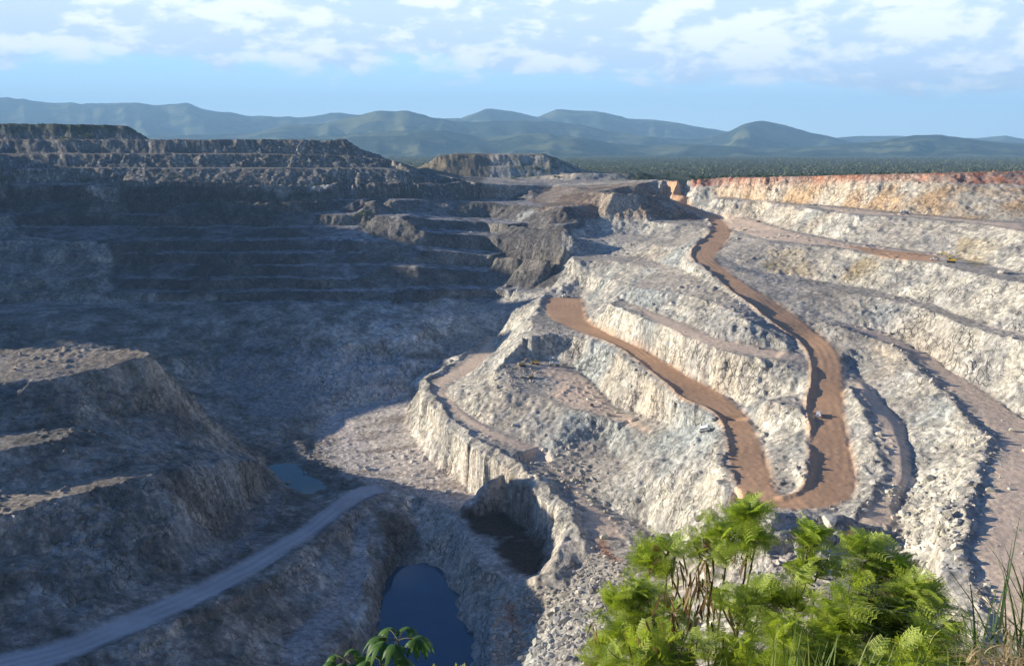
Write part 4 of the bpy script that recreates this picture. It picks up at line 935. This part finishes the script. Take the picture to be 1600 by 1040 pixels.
fern_shrub([(1310,940,5.2,70,52),(1240,975,5.1,60,46),(1290,1010,5.0,80,40)], G1(1290,5.6), 'dense bright green shrub filling the middle of the plant mass', dens=1.15)
fern_shrub([(1150,930,5.6,46,40),(1190,905,5.7,36,26),(1120,985,5.4,56,44),(1180,1010,5.2,60,40)], G1(1150,6.0), 'green shrub below the tallest one with brown pods and bare twigs on its left', pods=[(1100,945,5.5,18,18,80),(1085,900,5.6,14,14,90),(1050,985,5.4,26,30,80),(1060,930,5.6,14,20,80)])
fern_shrub([(965,930,6.0,30,34),(990,905,6.0,24,20),(965,985,5.8,36,34),(945,1025,5.7,26,16),(1010,960,5.9,30,30)], G1(965,6.4), 'leftmost feathery shrub of the mass, edged by grey rubble', pods=[(1005,915,6.0,10,14,70),(930,970,5.9,5,6,60),(1000,985,5.7,12,16,70)])
fern_shrub([(1040,990,5.4,56,34),(990,1010,5.3,50,26),(1085,1010,5.2,54,32),(1050,930,5.8,34,30)], G1(1040,5.8), 'low green shrub along the bottom edge hung with brown pods', pods=[(1040,1000,5.3,22,28,80)], dens=1.0)
fern_shrub([(1425,905,5.2,44,18),(1455,925,5.2,36,22),(1400,940,5.2,20,20)], G1(1430,5.7), 'sparse shrub with thin arching leaves against the bright white rock', dens=.75)
fern_shrub([(1430,1000,4.8,60,36),(1380,1020,4.8,50,30),(1490,1010,4.8,44,30),(1460,960,5.0,40,24)], G1(1430,5.2), 'green shrub at the lower right between the dense mass and the dry grass', dens=.95)
fern_shrub([(1365,925,5.3,30,22),(1380,965,5.2,26,26)], G1(1375,5.5), 'dark twiggy shrub behind the sparse one, right of the dense green mass', M_tree, .8)

def blades(P, L_, wd, lean, seg=6, curl=.5):
    V_, F_ = [], []
    for k in range(len(P)):
        a = lean[k]; h = L_[k]; i = len(V_); side = np.cross(np.array([a[0], a[1], 0.001]), (0, 0, 1)); side /= np.linalg.norm(side)+1e-9
        for j in range(seg+1):
            t = j/seg; q = P[k]+np.array([a[0]*h*(t*.35+curl*t*t), a[1]*h*(t*.35+curl*t*t), h*(t-.45*curl*t*t*np.hypot(*a[:2])*1.6)]); w_ = wd*(1-t**1.6)+.0006
            V_ += [q+side*w_, q-side*w_]
            if j: F_.append((i+2*j-2, i+2*j-1, i+2*j+1, i+2*j))
    return np.array(V_), np.array(F_)
def grass(u, Y, n, spread, ln, wd, m, label, name='grass_clump', lean=(0, 0), ls=.45, vt=1060, curl=.5, cat='grass clump'):
    c = at(u, vt, Y); e = empty(name, Vector(c)); P = c+rng.randn(n, 3)*np.array([spread, spread, .03])
    lv = rng.randn(n, 2)*ls+np.array(lean); V_, F_ = blades(P, ln*rng.uniform(.55, 1.1, n), wd, lv, curl=curl)
    np_mesh('blades', V_-c, F_, [m], e)
    # the tuft's rooted foot
    gz = ground_z(c[0], c[1]); n2 = 14; pths = [[np.array([c[0]+rng.randn()*spread*.5, c[1]+rng.randn()*spread*.5, gz-.05]), c+rng.randn(3)*np.array([spread*.7, spread*.7, .02])] for _ in range(n2)]
    tv, tf = tubes(pths, [(.006, .004)]*n2, 4); np_mesh('stalks', tv-c, tf, [M_stem2 if m is M_dry else M_stem], e)
    return tag(e, label, cat, 'grass clumps on the near slope')
grass(1625, 3.6, 90, .12, .80, .0060, M_reed, 'dark arching reeds leaning in from the right edge over the pale road', 'reed_clump', lean=(-.35, 0), ls=.4, vt=1090)
grass(1600, 3.8, 70, .16, .52, .005, M_grass, 'green and brown grass at the right edge under the dark reeds', 'reed_clump', lean=(-.4, 0), ls=.5, vt=1080)
grass(1225, 3.9, 16, .06, .40, .004, M_grass, 'tall thin pale grass blades standing before the dense green shrub', lean=(.05, 0), ls=.12, vt=1075, curl=.2)
grass(1290, 3.7, 22, .08, .27, .004, M_grass, 'short light green grass blades at the bottom of the dense green mass', ls=.3, vt=1085, curl=.3)
grass(1160, 4.0, 16, .08, .22, .004, M_grass, 'few grass blades at the bottom edge left of the tall thin ones', ls=.3, vt=1085)
grass(1350, 3.8, 14, .06, .30, .004, M_grass, 'thin grass blades slanting right of the dense green shrub', lean=(.4, 0), ls=.2, vt=1080)
for (u, Y, n, lab) in ((1592,2.9,170,'dry straw tuft in the bottom right corner'),(1570,3.1,80,'lower dry straw tuft left of the corner one'),(1610,3.0,200,'dry straw tuft cut by the right edge of the picture')):
    grass(u, Y, n, .09, .10, .0022, M_dry, lab, 'dry_grass', ls=.9, vt=1062 if u > 1570 else 1075, curl=.8, cat='dry grass')
grass(1490, 4.2, 60, .12, .16, .003, M_leaf, 'small leafy tuft at the bottom beside the dry straw', 'weed', ls=.6, vt=1075, cat='weed')

def palmate(blobs, label, m=M_palm, name='palmate_shrub', root=None):
    c0 = at(blobs[0][0], 1150, blobs[0][2]+.3); gz = ground_z(c0[0], c0[1]); rt = np.array([c0[0], c0[1], gz]); e = empty(name, Vector(rt))
    paths, radii = [], []; V_, F_ = [], []
    for (u, v, Y, R_px, n) in blobs:
        hub = at(u, v, Y); m_ = Y/F; paths.append(bez(rt, (rt+hub)/2+np.array([.05, 0, .1]), hub-np.array([0, 0, .01]))); radii.append((.012, .006))
        for k in range(n):
            a = 6.283*k/n+rng.rand()*.5; el_ = rng.uniform(.1, .7); ph = hub+np.array([math.cos(a)*R_px*m_*.55, math.sin(a)*R_px*m_*.5, R_px*m_*.3*el_])
            paths.append(bez(hub, (hub+ph)/2+np.array([0, 0, .02]), ph, 5)); radii.append((.0028, .0018)); out = ph-hub; a0 = math.atan2(out[1], out[0])
            for j in range(8):
                b_ = a0+(j-3.5)*.62; L_ = R_px*m_*(.62-.05*abs(j-3.5)); d = np.array([math.cos(b_), math.sin(b_), 0]); sd_ = np.array([-d[1], d[0], 0]); i = len(V_)
                for q, wv, dz in ((0, .05, 0), (.3, .115, -.02), (.6, .13, -.22), (.85, .075, -.52), (1, .01, -.78)):
                    p = ph+d*L_*q*(1-.18*q)+np.array([0, 0, dz*L_]); V_ += [p+sd_*L_*wv+np.array([0, 0, -.25*wv*L_]), p, p-sd_*L_*wv+np.array([0, 0, -.25*wv*L_])]
                for r in range(4):
                    z = i+3*r; F_ += [(z, z+3, z+4, z+1), (z+1, z+4, z+5, z+2)]
    tv, tf = tubes(paths, radii); np_mesh('stem', tv-rt, tf, [M_stem], e, True); np_mesh('leaves', np.array(V_)-rt, np.array(F_), [m], e, True)
    return tag(e, label, 'shrub', 'palmate leaved plants along the bottom edge')
palmate([(622,1000,4.6,62,7),(600,1040,4.5,56,6)], 'glossy plant with drooping finger leaves in front of the blue pond')
palmate([(540,1032,4.6,46,6)], 'smaller finger-leaved plant left of the one before the pond')
fern_shrub([(722,1062,5.2,22,8),(745,1060,5.2,14,8),(700,1062,5.2,12,5)], G1(725,5.6), 'low yellowish shrub tips at the bottom edge right of the pond', M_leaf2, 2.0)

# ================================================================ the air
def haze_mat():
    m = bpy.data.materials.new('haze'); m.use_nodes = True; t = NT(m.node_tree); t.n.clear()
    v = t.new('ShaderNodeVolumePrincipled', {'Color': (0.36, 0.66, 1.0, 1), 'Density': 6.8e-5, 'Anisotropy': 0.0}); o = t.new('ShaderNodeOutputMaterial'); t.l.new(v.outputs[0], o.inputs['Volume']); return m
bm_ = bmesh.new(); bmesh.ops.create_cube(bm_, size=1)
for v in bm_.verts: v.co = Vector((v.co.x*58000, v.co.y*58000, (v.co.z+.5)*1750-340))
me = bpy.data.meshes.new('haze'); bm_.to_mesh(me); bm_.free(); me.materials.append(haze_mat()); hz = bpy.data.objects.new('haze', me); C.objects.link(hz); hz['kind'] = 'stuff'
